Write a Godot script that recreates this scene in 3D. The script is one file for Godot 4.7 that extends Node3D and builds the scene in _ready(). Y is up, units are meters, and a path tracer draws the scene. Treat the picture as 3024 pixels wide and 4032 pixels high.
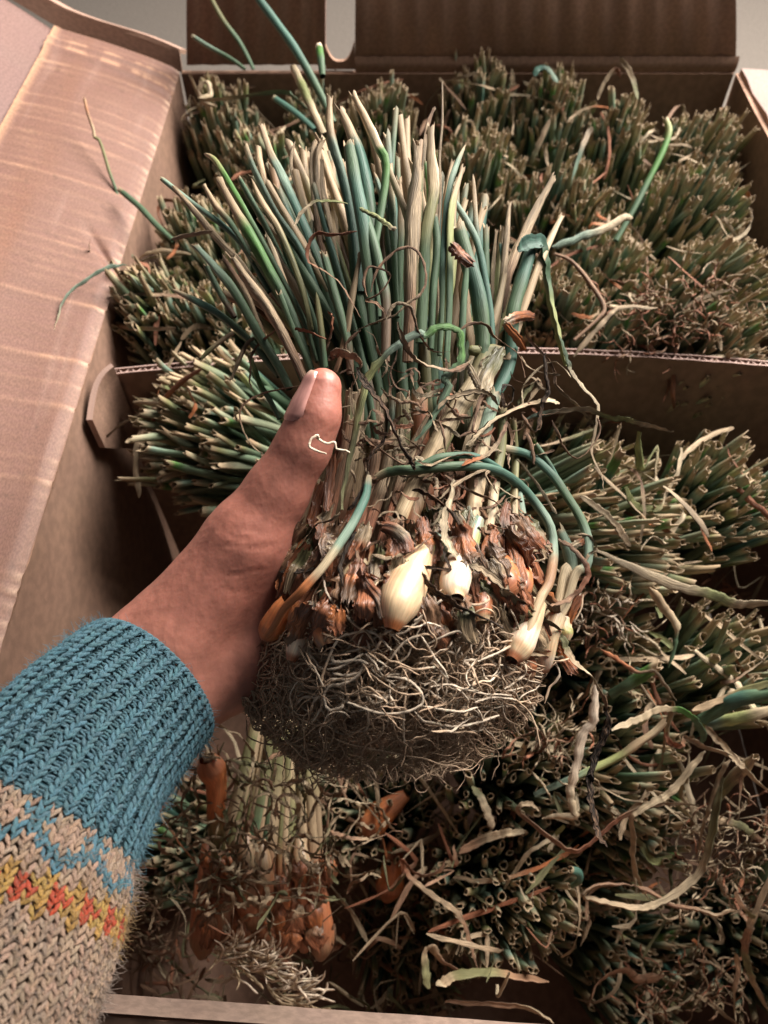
extends Node3D
# A hand in a knitted sleeve holds a bunch of onion seedlings over a cardboard box full of cut bunches.

const F := 3028.0            # focal length in photograph pixels (3024 x 4032)
var eye: Transform3D
var rng := RandomNumberGenerator.new()
var used := {}
var wob := FastNoiseLite.new()
var M := {}

const TAN := Color(.44, .325, .205)
const STRAW := Color(.55, .44, .29)
const BROWN := Color(.30, .17, .10)
const DARK := Color(.15, .095, .062)
const GREEN := Color(.085, .148, .085)
const BLUE := Color(.064, .146, .113)
const PALE := Color(.22, .31, .24)
const BRIGHT := Color(.085, .21, .05)
const OLIVE := Color(.19, .185, .085)
const LIME := Color(.33, .36, .15)
const CREAM := Color(.64, .48, .30)
const WHITE := Color(.80, .66, .51)
const ORANGE := Color(.52, .18, .065)
const RUST := Color(.34, .13, .065)

# ---------- helpers: points, names ----------
func at(x: float, y: float, d: float) -> Vector3:      # a spot d metres in front of the lens, seen at pixel x, y
	return eye * Vector3((x - 1512.0) / F * d, (2016.0 - y) / F * d, -d)

func numbered(called: String) -> String:
	var k: int = used.get(called, 0)
	used[called] = k + 1
	return called if k == 0 else "%s_%03d" % [called, k]

func tag(o: Node3D, label: String, category := "", group := "", kind := "") -> Node3D:
	if label: o.set_meta("label", label)
	if category: o.set_meta("category", category)
	if group: o.set_meta("group", group)
	if kind: o.set_meta("kind", kind)
	return o

func thing(called: String, label: String, category: String, where: Vector3, group := "") -> Node3D:
	var o := Node3D.new()
	o.name = numbered(called)
	add_child(o)
	o.position = where
	tag(o, label, category, group)
	return o

func piece(called: String, mesh: Mesh, mat: Material, parent: Node3D = self, shift := true) -> MeshInstance3D:
	var o := MeshInstance3D.new()
	o.mesh = mesh
	o.material_override = mat
	if parent == self:
		o.name = numbered(called)
		add_child(o)
	else:
		o.name = called
		parent.add_child(o, true)
		if shift:                                       # shapes are worked out in world space
			o.position = -world_of(parent)
	return o

func world_of(o: Node3D) -> Vector3:
	var p := Vector3.ZERO
	var n: Node = o
	while n is Node3D and n != self:
		p += n.position
		n = n.get_parent()
	return p

# ---------- helpers: shapes ----------
class Sheet:
	var v := PackedVector3Array()
	var n := PackedVector3Array()
	var c := PackedColorArray()
	var t := PackedVector2Array()
	var ix := PackedInt32Array()

	func grid(p: PackedVector3Array, cols: int, wrap: bool, col: PackedColorArray, uv: PackedVector2Array) -> void:
		var rows := p.size() / cols
		var base := v.size()
		v.append_array(p)
		c.append_array(col)
		t.append_array(uv)
		for i in rows:
			var a0 := maxi(i - 1, 0) * cols
			var a1 := mini(i + 1, rows - 1) * cols
			var r := i * cols
			for j in cols:
				var j0 := j - 1
				var j1 := j + 1
				if j0 < 0: j0 = cols - 2 if wrap else 0
				if j1 >= cols: j1 = 1 if wrap else cols - 1
				var x := (p[r + j1] - p[r + j0]).cross(p[a1 + j] - p[a0 + j])
				n.append(x.normalized() if x.length_squared() > 1e-22 else (p[a1 + j] - p[a0 + j]).normalized())
		for i in rows - 1:
			for j in cols - 1:
				var a := base + i * cols + j
				ix.append_array([a, a + cols, a + 1, a + cols, a + cols + 1, a + 1])

	func mesh() -> ArrayMesh:
		var arr := []
		arr.resize(Mesh.ARRAY_MAX)
		arr[Mesh.ARRAY_VERTEX] = v
		arr[Mesh.ARRAY_NORMAL] = n
		arr[Mesh.ARRAY_COLOR] = c
		arr[Mesh.ARRAY_TEX_UV] = t
		arr[Mesh.ARRAY_INDEX] = ix
		var m := ArrayMesh.new()
		m.add_surface_from_arrays(Mesh.PRIMITIVE_TRIANGLES, arr)
		return m

func curve(ctrl: PackedVector3Array, count: int) -> PackedVector3Array:      # Catmull-Rom through the points
	var out := PackedVector3Array()
	var last := ctrl.size() - 1
	for i in count:
		var s := float(i) / (count - 1) * last
		var k := mini(int(s), last - 1)
		var f := s - k
		var p0 := ctrl[maxi(k - 1, 0)]
		var p1 := ctrl[k]
		var p2 := ctrl[k + 1]
		var p3 := ctrl[mini(k + 2, last)]
		out.append(p1.cubic_interpolate(p2, p0, p3, f))
	return out

# A swept shape: ring radii r, colours per ring, flat = thickness over width, ridges round it, loose = wobble of the radius
func sweep(sh: Sheet, p: PackedVector3Array, r: PackedFloat32Array, col: PackedColorArray, sides: int, flat := 1.0, turn := 0.0, twist := 0.0, ridge := 0.0, ridges := 5.0, loose := 0.0, front := Vector3.ZERO, gutter := 0.0) -> void:
	var rows := p.size()
	var pts := PackedVector3Array()
	var cs := PackedColorArray()
	var uv := PackedVector2Array()
	var ref := front
	var run := 0.0
	var ph := rng.randf() * 9.0
	for i in rows:
		var T := (p[mini(i + 1, rows - 1)] - p[maxi(i - 1, 0)])
		T = T.normalized() if T.length_squared() > 1e-20 else Vector3.UP
		if i > 0: run += p[i].distance_to(p[i - 1])
		if i == 0:
			if ref == Vector3.ZERO: ref = eye.origin - p[0]
			if absf(T.dot(ref.normalized())) > .97: ref = Vector3(.3, .8, .5)
		var N := (ref - T * T.dot(ref))
		N = N.normalized() if N.length_squared() > 1e-20 else T.cross(Vector3(.31, .2, .9)).normalized()
		ref = N
		var B := T.cross(N)
		var f := float(i) / (rows - 1)
		var a := turn + twist * f
		var X := B * cos(a) + N * sin(a)
		var Y := N * cos(a) - B * sin(a)
		for j in sides + 1:
			var th := TAU * (j % sides) / sides
			var k := 1.0
			if ridge > 0.0: k += ridge * sin(ridges * th + ph + 3.0 * f) + ridge * .6 * sin((ridges + 2.0) * th - ph + 5.0 * f)
			if loose > 0.0: k += loose * wob.get_noise_3d(ph * 60.0 + run * 9000.0, th * 55.0, i * 13.0)
			pts.append(p[i] + (Y * (cos(th) * flat + gutter * (sin(th) * sin(th) - .5)) + X * sin(th)) * r[i] * k)
			cs.append(col[i])
			uv.append(Vector2(float(j) / sides, run * 20.0))
	sh.grid(pts, sides + 1, true, cs, uv)

func mixed(a: Color, b: Color, f: float) -> Color:
	return a.lerp(b, clampf(f, 0.0, 1.0))

func tinted(c: Color, amount: float) -> Color:
	var k := 1.0 + rng.randf_range(-amount, amount)
	return Color(c.r * k * (1.0 + rng.randf_range(-.05, .05)), c.g * k, c.b * k * (1.0 + rng.randf_range(-.06, .06)))

func tone(letter: String) -> Color:
	return {"t": TAN, "s": STRAW, "b": BROWN, "d": DARK, "g": GREEN, "u": BLUE, "p": PALE, "r": BRIGHT, "o": OLIVE, "l": LIME, "c": CREAM, "w": WHITE, "x": ORANGE, "n": RUST, "k": Color(.60, .43, .29), "q": Color(.53, .365, .245), "e": Color(.245, .285, .185), "m": Color(.155, .225, .145)}[letter]

# colours along a length: letters spread evenly, or "t3g7" for lengths
func ramp(code: String, f: float) -> Color:
	var keys: Array[Color] = []
	var stops: Array[float] = []
	var sum := 0.0
	var i := 0
	while i < code.length():
		var c := tone(code[i])
		var w := 2.0
		if i + 1 < code.length() and code[i + 1].is_valid_int():
			w = float(code[i + 1])
			i += 1
		keys.append(c)
		stops.append(sum + w * .5)
		sum += w
		i += 1
	var x := f * sum
	if x <= stops[0]: return keys[0]
	for k in range(1, keys.size()):
		if x <= stops[k]:
			return keys[k - 1].lerp(keys[k], smoothstep(.25, .75, (x - stops[k - 1]) / (stops[k] - stops[k - 1])))
	return keys[-1]

# ---------- materials ----------
func fibre_picture(seed_: int, low: float, along: float, across: float) -> ImageTexture:     # fine lengthwise fibres
	var n := FastNoiseLite.new()
	n.seed = seed_
	n.frequency = 1.0
	n.fractal_octaves = 3
	var im := Image.create(192, 256, false, Image.FORMAT_RGB8)
	for x in 192:
		var a := TAU * x / 192.0
		var cx := cos(a) * across
		var cy := sin(a) * across
		for y in 256:
			var b := TAU * y / 256.0
			var s := n.get_noise_3d(cx + cos(b) * along, cy + sin(b) * along, 3.0) * .5 + .5
			var k := lerpf(low, 1.0, clampf((s - .25) * 2.0, 0.0, 1.0))
			im.set_pixel(x, y, Color(k, k, k))
	return ImageTexture.create_from_image(im)

func grain_picture(seed_: int, size: int, freq: float, low: float, speck: float) -> ImageTexture:
	var n := FastNoiseLite.new()
	n.seed = seed_
	n.frequency = freq
	n.fractal_octaves = 4
	var r := RandomNumberGenerator.new()
	r.seed = seed_
	var im := Image.create(size, size, false, Image.FORMAT_RGB8)
	for y in size:
		for x in size:
			var k := lerpf(low, 1.0, clampf(n.get_noise_2d(x, y) * 1.2 + .5, 0.0, 1.0)) * (1.0 - r.randf() * speck)
			im.set_pixel(x, y, Color(k, k, k))
	return ImageTexture.create_from_image(im)

func stuff_material(rough: float, tex: Texture2D, bump := 0.0, back := 0.0, spec := .5) -> StandardMaterial3D:
	var m := StandardMaterial3D.new()
	m.vertex_color_use_as_albedo = true
	m.roughness = rough
	m.metallic_specular = spec
	m.albedo_texture = tex
	m.cull_mode = BaseMaterial3D.CULL_DISABLED
	if bump > 0.0:
		m.heightmap_enabled = true
		m.heightmap_texture = tex
		m.heightmap_scale = bump
	if back > 0.0:
		m.backlight_enabled = true
		m.backlight = Color(back, back * .8, back * .55)
	return m

func make_materials() -> void:
	var fine := fibre_picture(3, .74, 1.4, 8.0)
	var coarse := fibre_picture(8, .62, 1.0, 6.0)
	M.leaf = stuff_material(.58, fine, .025, 0.0, .4)
	M.dry = stuff_material(.72, coarse, .06, .12)
	M.dirt = stuff_material(.95, grain_picture(21, 128, .09, .25, .3), .15)
	M.root = stuff_material(.7, grain_picture(22, 128, .12, .85, .12), .04, .15)
	M.bulb = stuff_material(.40, fibre_picture(31, .82, 1.0, 5.0), .015)
	M.bulb.subsurf_scatter_enabled = true
	M.bulb.subsurf_scatter_strength = .12
	M.paper = stuff_material(.38, fibre_picture(41, .55, 1.6, 4.0), .05, .35)
	# skin
	var s := stuff_material(.48, grain_picture(51, 256, .035, .86, .05), 0.0)
	s.uv1_triplanar = true
	s.uv1_scale = Vector3.ONE * 14.0
	s.subsurf_scatter_enabled = true
	s.subsurf_scatter_strength = .10
	var pores := NoiseTexture2D.new()
	pores.width = 256
	pores.height = 256
	pores.seamless = true
	pores.noise = FastNoiseLite.new()
	pores.noise.noise_type = FastNoiseLite.TYPE_CELLULAR
	pores.noise.frequency = .07
	pores.noise.seed = 5
	s.normal_enabled = true
	pores.as_normal_map = true
	pores.bump_strength = 1.5
	s.normal_texture = pores
	s.normal_scale = .5
	M.skin = s
	M.nail = stuff_material(.22, grain_picture(52, 64, .05, .92, .02))
	# wool
	M.wool = stuff_material(.9, fibre_picture(61, .5, 2.5, 9.0), .05)
	M.wool.rim_enabled = true
	M.wool.rim = .12
	M.wool.rim_tint = .6
	M.lining = stuff_material(.95, grain_picture(62, 64, .1, .6, .2))
	# cardboard
	var card := stuff_material(.60, grain_picture(71, 512, .05, .86, .08), .02, 0.0, .4)
	card.uv1_scale = Vector3(2.2, 2.2, 1)
	M.card = card
	var dull := stuff_material(.85, grain_picture(72, 256, .035, .90, .07), .03)
	dull.uv1_scale = Vector3(3, 3, 1)
	M.card_dull = dull
	var floor_m := stuff_material(.9, grain_picture(81, 256, .06, .82, .12), .05)
	floor_m.uv1_scale = Vector3(40, 40, 1)
	M.floor = floor_m

# ---------- cardboard ----------
func slab(p: PackedVector3Array, cols: int, thick: float, face: Color, edge: Color, size: Vector2, worn = null) -> ArrayMesh:
	var sh := Sheet.new()
	var rows := p.size() / cols
	var cs := PackedColorArray()
	var uv := PackedVector2Array()
	for i in rows:
		for j in cols:
			var q := Vector2(float(j) / (cols - 1), float(i) / (rows - 1))
			cs.append(worn.call(q, face) if worn != null else face)
			uv.append(q * size)
	sh.grid(p, cols, false, cs, uv)
	var q := PackedVector3Array()
	var qc := PackedColorArray()
	var qu := PackedVector2Array()
	for i in rows:
		for j in cols:
			var k := i * cols + cols - 1 - j
			q.append(p[k] - sh.n[k] * thick)
			qc.append(face)
			qu.append(uv[k])
	sh.grid(q, cols, false, qc, qu)
	for side in 4:
		var s := PackedVector3Array()
		var sc := PackedColorArray()
		var su := PackedVector2Array()
		var count := cols if side < 2 else rows
		for back in 2:
			for e in count:
				var k := 0
				if side == 0: k = cols - 1 - e
				elif side == 1: k = (rows - 1) * cols + e
				elif side == 2: k = e * cols
				else: k = (rows - 1 - e) * cols + cols - 1
				s.append(p[k] - sh.n[k] * thick * back)
				sc.append(edge)
				su.append(Vector2(float(e) / count * 3.0, back * .05))
		sh.grid(s, count, false, sc, su)
	return sh.mesh()

func bilinear(a: Vector3, b: Vector3, c: Vector3, d: Vector3, cols: int, rows: int, bend = null) -> PackedVector3Array:   # a-b first row, c-d last row
	var nrm := (b - a).cross(c - a).normalized()
	var out := PackedVector3Array()
	for i in rows:
		for j in cols:
			var u := float(j) / (cols - 1)
			var v := float(i) / (rows - 1)
			var q := a.lerp(b, u).lerp(c.lerp(d, u), v)
			if bend != null: q += nrm * bend.call(u, v)
			out.append(q)
	return out

const CARD := Color(.215, .115, .090)
const CARD_EDGE := Color(.42, .25, .17)
const CARD_IN := Color(.245, .145, .10)
const X0 := -.194
const X1 := .334
const ZF := -.761
const ZD := -.372

func build_box() -> void:
	var floor_p := bilinear(Vector3(-3, -.36, 2), Vector3(3, -.36, 2), Vector3(-3, -.36, -4), Vector3(3, -.36, -4), 9, 9)
	var sh := Sheet.new()
	var cs := PackedColorArray()
	var uv := PackedVector2Array()
	for k in floor_p.size():
		cs.append(Color(.17, .148, .128))
		uv.append(Vector2(floor_p[k].x, floor_p[k].z) * .3)
	var back := PackedVector3Array()
	for k in floor_p.size(): back.append(floor_p[k])
	sh.grid(back, 9, false, cs, uv)
	var fl := piece("floor", sh.mesh(), M.floor)
	tag(fl, "plain beige floor the cardboard box stands on, seen beyond its flaps", "floor", "", "structure")

	var box := thing("cardboard_box", "large open brown cardboard box with a divider, packed with cut onion bunches", "box", Vector3(.07, -.355, -.39))
	var zn := -.014
	var y0 := -.35
	var dents := func(u: float, v: float) -> float: return .0012 * sin(u * 21.0 + v * 5.0) + .0015 * sin(v * 13.0 - u * 4.0)
	piece("bottom", slab(bilinear(Vector3(X0, y0, zn), Vector3(X1, y0, zn), Vector3(X0, y0, ZF), Vector3(X1, y0, ZF), 6, 6), 6, .005, CARD_IN, CARD_EDGE, Vector2(2, 3)), M.card_dull, box)
	var inner_worn := func(q: Vector2, c: Color) -> Color: return c * (1.0 + .16 * wob.get_noise_2d(q.x * 700.0, q.y * 160.0))
	# left wall (its inner side towards +x), right wall, far wall, near wall
	piece("wall", slab(bilinear(Vector3(X0, y0 + .001, zn), Vector3(X0, y0 + .001, ZF), Vector3(X0, 0, zn), Vector3(X0, 0, ZF), 30, 20, func(u, v): return -.0012 * sin(u * 60.0) * v - .002 * sin(v * 9.0)), 30, .006, CARD_IN, CARD_EDGE, Vector2(2.5, 1.2), inner_worn), M.card_dull, box)
	piece("wall", slab(bilinear(Vector3(X1, y0 + .001, ZF), Vector3(X1, y0 + .001, zn), Vector3(X1, 0, ZF), Vector3(X1, 0, zn), 12, 8, dents), 12, .006, CARD_IN, CARD_EDGE, Vector2(2.5, 1.2), inner_worn), M.card_dull, box)
	piece("wall", slab(bilinear(Vector3(X0 + .001, y0 + .001, ZF), Vector3(X1 - .001, y0 + .001, ZF), Vector3(X0 + .001, 0, ZF), Vector3(X1 - .001, 0, ZF), 12, 8), 12, .006, CARD_IN, CARD_EDGE, Vector2(2, 1.2), inner_worn), M.card_dull, box)
	# near wall, a little askew, leaning in; its upper edge shows as a pale strip, its flap hangs outward
	var nl := Vector3(X0 - .01, -.003, -.0235)
	var nr := Vector3(X1, -.006, .008)
	piece("wall", slab(bilinear(Vector3(X1 - .001, y0 + .001, .012), Vector3(X0 + .001, y0 + .001, -.006), nr, nl, 20, 8), 20, .004, CARD_IN, CARD_EDGE, Vector2(2, 1.2), inner_worn), M.card_dull, box)
	var lip := piece("rim_fold", slab(bilinear(nl + Vector3(0, .004, .0058), nr + Vector3(0, .004, .0058), nl + Vector3(0, .0035, -.0005), nr + Vector3(0, .0035, -.0005), 60, 3, func(u, v): return .0006 * sin(u * 50.0) + .0004 * sin(u * 131.0)), 60, .003, Color(.30, .21, .165), CARD_EDGE, Vector2(3, .1), inner_worn), M.card_dull, box)
	tag(lip, "pale folded top edge of the near wall")
	var torn := func(q: Vector2, c: Color) -> Color:
		var k := wob.get_noise_2d(q.x * 900.0, q.y * 300.0)
		return c * (1.0 + .5 * k)
	var near := piece("flap", slab(bilinear(nl + Vector3(0, -.13, .14), nr + Vector3(0, -.13, .14), nl + Vector3(0, .001, .007), nr + Vector3(0, .001, .007), 120, 30, func(u, v):
		var hole := Vector2((u - .315) * 26.0, (v - .925) * 22.0).length() + .35 * wob.get_noise_2d(u * 2500.0, v * 800.0)
		return .0004 * sin(u * 240.0) - .0035 * clampf(1.2 - hole, 0.0, 1.0)), 120, .004, CARD_IN, CARD_EDGE, Vector2(3, 1), torn), M.card_dull, box)
	tag(near, "near flap with a torn nick in its crease")

	# left flap: long ridges of the corrugation, worn crease along the fold, second panel beyond a fold line
	var amp := PackedFloat32Array()
	var pos := PackedFloat32Array()
	var zz := ZF
	while zz < .2:
		pos.append(zz)
		amp.append(rng.randf_range(.05, 1.0) ** 2.0)
		zz += rng.randf_range(.0075, .0105)
	var ridges := func(z: float) -> float:
		var k := clampi(pos.bsearch(z) - 1, 0, pos.size() - 2)
		var h := 0.0
		for m in [k, k + 1]: h += amp[m] * exp(-pow((z - pos[m]) / .0016, 2.0))
		return h
	var p := PackedVector3Array()
	var cols := 44
	var rows := 330
	var width := .150
	for i in rows:
		var z := lerpf(.10, ZF, float(i) / (rows - 1))
		for j in cols:
			var s := (1.0 - float(j) / (cols - 1))                  # 1 at the outer crease, 0 at the fold
			s = pow(s, 1.25)
			if j == 0: s = 1.004
			var x := X0 - .1045 * s
			var y := .004 + .037 * s + .006 * sin(s * 3.14) * sin(z * 9.0 + 1.0)
			var edge := smoothstep(.10, .0, s)
			y += ridges.call(z) * (.0007 + .0016 * edge) - .0035 * edge * edge
			y += .0011 * wob.get_noise_2d(x * 900.0, z * 500.0) + .0022 * wob.get_noise_2d(x * 120.0 + 40.0, z * 90.0)
			y += .0022 * exp(-pow((s - .99) / .02, 2.0))
			y -= .004 * exp(-pow((z + .475 + .15 * (s - .1)) / .006, 2.0)) * smoothstep(.32, .05, s)         # a short dent by the fold
			y += .0018 * exp(-pow((z + .715 + .012 * s) / .004, 2.0)) + .0016 * exp(-pow((z + .738) / .003, 2.0))      # creases near the far end
			p.append(Vector3(x, y, z))
	var scuffed := func(q: Vector2, c: Color) -> Color:
		var z := lerpf(.10, ZF, q.y)
		var s := pow(1.0 - q.x, 1.25)
		var r: float = ridges.call(z)
		var fade := wob.get_noise_2d(q.x * 260.0, z * 1500.0)
		var k := clampf(r * (.35 + 1.1 * maxf(fade, 0.0)), 0.0, 1.0)
		var o := c.lerp(Color(.54, .32, .21), k * .95)
		var rub := clampf(wob.get_noise_2d(q.x * 500.0 + 300.0, z * 420.0) * 2.6 - 1.0, 0.0, 1.0)
		o = o.lerp(Color(.46, .32, .27), rub * .22)
		o = o.lerp(Color(.56, .33, .20), smoothstep(.955, .99, s) * .9)
		var worn_fold := smoothstep(.055, .012, s) * clampf(r * 1.3 + .15, 0.0, 1.0)
		o = o.lerp(Color(.66, .46, .34), worn_fold * .8)
		var stain := clampf(wob.get_noise_2d(q.x * 190.0 + 900.0, z * 260.0) * 1.8 - .30, 0.0, 1.0)
		o = o.lerp(Color(.23, .11, .07), stain * .6)
		var crease := exp(-pow((z + .722 + .010 * s) / .0035, 2.0)) + exp(-pow((z + .742) / .0028, 2.0))
		o = o.lerp(Color(.50, .30, .20), clampf(crease * (.6 + 2.0 * wob.get_noise_2d(q.x * 900.0, z * 900.0)), 0.0, .8))
		var dirt := clampf(wob.get_noise_2d(q.x * 2100.0, z * 6000.0) * 3.0 - 1.25, 0.0, 1.0)
		return o.lerp(Color(.14, .08, .06), dirt * .7)
	var lf := piece("flap", slab(p, cols, .005, CARD, CARD_EDGE, Vector2(1.2, 5.0), scuffed), M.card, box)
	tag(lf, "left flap folded out, ribbed and scuffed")
	var p2 := PackedVector3Array()
	for i in 90:
		var z := lerpf(.10, ZF, float(i) / 89.0)
		for j in 12:
			var s := 1.0 - float(j) / 11.0
			p2.append(Vector3(X0 - .1058 - .24 * s, .0405 + .165 * s - .004 * exp(-s * 14.0) + .0025 * wob.get_noise_2d(s * 150.0, z * 200.0), z))
	var lf2 := piece("flap_panel", slab(p2, 12, .005, Color(.205, .120, .105), CARD_EDGE, Vector2(2, 5), inner_worn), M.card, lf, false)
	tag(lf2, "outer panel of the left flap beyond its crease")
	# strip turned up along the far end of the left flap
	var seam := PackedVector3Array()
	for i in 30:
		var f := float(i) / 29.0
		var q := Vector3(X0 + .002 - .40 * f, .004 + .37 * .402 * f if f < .26 else .0427 + (f - .26) * .275, ZF - .002)
		for j in 4:
			seam.append(q + Vector3(0, -.004 + (.017 + .0015 * sin(f * 17.0)) * j / 3.0, -.006 * j / 3.0))
	piece("end_tab", slab(seam, 4, .004, CARD_IN, Color(.40, .26, .19), Vector2(.2, 3)), M.card_dull, lf, false)
	var seam2 := PackedVector3Array()
	for i in 30:
		var f := float(i) / 29.0
		var q := Vector3(X0 + .002 - .40 * f, .0165 + (.37 * .402 * f if f < .26 else .0387 + (f - .26) * .275) + .0015 * sin(f * 23.0), ZF - .0085)
		for j in 3: seam2.append(q + Vector3(.002 * j, .002 - .003 * j, -.011 * j / 2.0))
	piece("end_tab", slab(seam2, 3, .004, Color(.42, .27, .21), Color(.40, .26, .19), Vector2(.2, 3)), M.card_dull, lf, false)

	# far flap: two panels with a slot between, dark side towards the camera
	var streak := func(q: Vector2, c: Color) -> Color: return c * (1.0 + .4 * wob.get_noise_2d(q.x * 900.0, q.y * 60.0) + .2 * wob.get_noise_2d(q.x * 90.0, q.y * 60.0))
	var up := func(x: float, h: float, tilt: float) -> Vector3: return Vector3(x, .006 + h * sin(tilt), ZF - .004 - h * cos(tilt))
	var xl := -.187
	var xs := -.0555
	var xr := -.0275
	var tl := 1.50
	var f1 := piece("flap", slab(bilinear(up.call(xl, .0, tl), up.call(xs, .0, tl), up.call(xl + .022, .110, tl), up.call(xs + .007, .110, tl), 26, 26, func(u, v): return .0008 * sin(u * 40.0) + .002 * sin(v * 4.0)), 26, .005, CARD_IN, Color(.44, .24, .19), Vector2(1, 1), streak), M.card_dull, box)
	tag(f1, "narrow far flap standing up at the left of the slot")
	# web under the slot, rounded
	var web := PackedVector3Array()
	for i in 5:
		for j in 12:
			var u := float(j) / 11.0
			var top := .003 + .017 * pow(absf(u - .5) * 2.0, 3.0)
			web.append(up.call(lerpf(xs, xr, u), lerpf(-.004, top, i / 4.0), tl))
	piece("slot_web", slab(web, 12, .005, CARD_IN, CARD_EDGE, Vector2(.2, .1)), M.card_dull, box)
	var tr := 1.48
	var f2 := piece("flap", slab(bilinear(up.call(xr, .004, tr), up.call(X1 - .002, .004, tr), up.call(xr + .004, .110, tr), up.call(X1 - .040, .110, tr), 60, 26, func(u, v): return .0007 * sin(u * 90.0) + .0025 * sin(v * 5.0) - .002 * exp(-v * 40.0)), 60, .006, CARD_IN, Color(.50, .34, .27), Vector2(2.5, 1), streak), M.card_dull, box)
	tag(f2, "wide far flap standing up, its dark inner side to the front")
	var hinge := PackedVector3Array()
	for i in 4:
		for j in 60:
			var u := float(j) / 59.0
			hinge.append(up.call(lerpf(xr, X1, u), -.006 + .014 * i / 3.0, tr) + Vector3(0, .0006 * sin(u * 160.0), .0012 + .002 * sin(i / 3.0 * PI)))
	piece("crease", slab(hinge, 60, .002, CARD_IN, Color(.2, .13, .09), Vector2(3, .1), inner_worn), M.card_dull, box)
	# right flap, lying out to the right in the light
	var rp := PackedVector3Array()
	for i in 40:
		var z := lerpf(ZF, .05, float(i) / 39.0)
		for j in 14:
			var s := 1.0 - float(j) / 13.0
			rp.append(Vector3(X1 + .004 + .2 * s, .004 - .03 * s + .006 * sin(s * 3.0) + .0015 * sin(z * 90.0), z))
	var rf := piece("flap", slab(rp, 14, .005, Color(.25, .17, .145), CARD_EDGE, Vector2(1.2, 4.0), inner_worn), M.card, box)
	tag(rf, "right flap lying open in the light")

	# divider of double corrugated board, bowed, with its flutes showing along the top
	var dz := func(x: float) -> float: return ZD - .016 * sin(clampf((x - X0) / (X1 - X0), 0.0, 1.0) * PI) - .004 * (x - X0)
	var dt := func(x: float) -> float: return -.004 - .008 * pow((x - .04) / .3, 2.0)
	var cols2 := 60
	for side in 2:
		var d := PackedVector3Array()
		for i in 10:
			for j in cols2:
				var u := float(j) / (cols2 - 1)
				if side == 1: u = 1.0 - u
				var x := lerpf(X0 + .008, X1 - .008, u)
				var y: float = lerpf(y0 + .006, dt.call(x) + .0005 * wob.get_noise_2d(x * 4000.0, side * 70.0), i / 9.0)
				d.append(Vector3(x, y, dz.call(x) + (.0026 if side == 0 else -.0026)))
		var board := piece("divider_board", slab(d, cols2, .0008, CARD_IN, Color(.52, .36, .31), Vector2(2, 1), inner_worn), M.card_dull, box)
		if side == 0: tag(board, "divider board across the box, dark side to the front")
	var fl2 := PackedVector3Array()
	for i in 4:
		for j in 620:
			var u := float(j) / 619.0
			var x := lerpf(X0 + .009, X1 - .009, u)
			fl2.append(Vector3(x, lerpf(-.10, dt.call(x) - .0010, i / 3.0), dz.call(x) + .0002 + .0018 * sin(u * TAU * 62.0)))
	piece("flute", slab(fl2, 620, .0006, Color(.34, .22, .18), Color(.56, .39, .34), Vector2(6, .4)), M.card_dull, box)
	# tab of the divider turned back along the left wall
	var tabp := PackedVector3Array()
	for i in 14:
		for j in 16:
			var u := 1.0 - j / 15.0
			var top := lerpf(.0, -.012, u)
			tabp.append(Vector3(X0 + .006 + .010 * exp(-u * 5.0) , lerpf(-.085 + .045 * u, top, i / 13.0), dz.call(X0) + .003 + .036 * u))
	tag(piece("divider_tab", slab(tabp, 16, .004, CARD_IN, Color(.40, .27, .22), Vector2(.4, .6), inner_worn), M.card_dull, box), "tab of the divider turned along the left wall")

# ---------- onion stalks, strands, bulbs, skins ----------
func depth_table(y: float, t: Array) -> float:
	for k in range(1, t.size()):
		if y <= t[k].x:
			return lerpf(t[k - 1].y, t[k].y, clampf((y - t[k - 1].x) / (t[k].x - t[k - 1].x), 0.0, 1.0))
	return t[-1].y

var MID := [Vector2(200, .392), Vector2(600, .378), Vector2(1500, .347), Vector2(2000, .336), Vector2(2500, .325), Vector2(3000, .318), Vector2(3700, .31)]
var CENTRE := [Vector2(300, 1500), Vector2(900, 1450), Vector2(1400, 1560), Vector2(1800, 1600), Vector2(2300, 1640), Vector2(2700, 1560), Vector2(3000, 1500)]
var HALF := [Vector2(300, 600), Vector2(900, 780), Vector2(1400, 520), Vector2(1800, 430), Vector2(2300, 620), Vector2(2700, 580), Vector2(3000, 420)]
var THICK := [Vector2(300, .045), Vector2(900, .05), Vector2(1500, .036), Vector2(1900, .036), Vector2(2400, .050), Vector2(2800, .046), Vector2(3000, .03)]

func held(x: float, y: float, layer: float) -> float:      # depth in the held bunch: layer 1 its front, -1 its back
	var u := (x - depth_table(y, CENTRE)) / depth_table(y, HALF)
	return depth_table(y, MID) - layer * depth_table(y, THICK) * sqrt(maxf(0.06, 1.0 - u * u))

const CROPS := {"A": Vector2(600, 400), "B": Vector2(1400, 400), "C": Vector2(900, 1300), "D": Vector2(1630, 1300), "E": Vector2(880, 2050), "F": Vector2(1600, 2050), "G": Vector2(2194, 2300), "H": Vector2(2194, 2932), "I": Vector2(1300, 2932), "J": Vector2(600, 2932), "K": Vector2(0, 0)}

# "A 410,430 600,600 D 10,20": places given on enlargements of the photograph, 2 to 1 (Z: the whole, 1659 wide)
func places(text: String) -> PackedVector2Array:
	var out := PackedVector2Array()
	var from := Vector2.ZERO
	var k := .5
	for w in text.split(" ", false):
		if w == "Z":
			from = Vector2.ZERO
			k = 1.8228
		elif w.length() == 1:
			from = CROPS[w]
			k = .5
		else:
			var xy := w.split(",")
			out.append(from + Vector2(float(xy[0]), float(xy[1])) * k)
	return out

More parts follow.
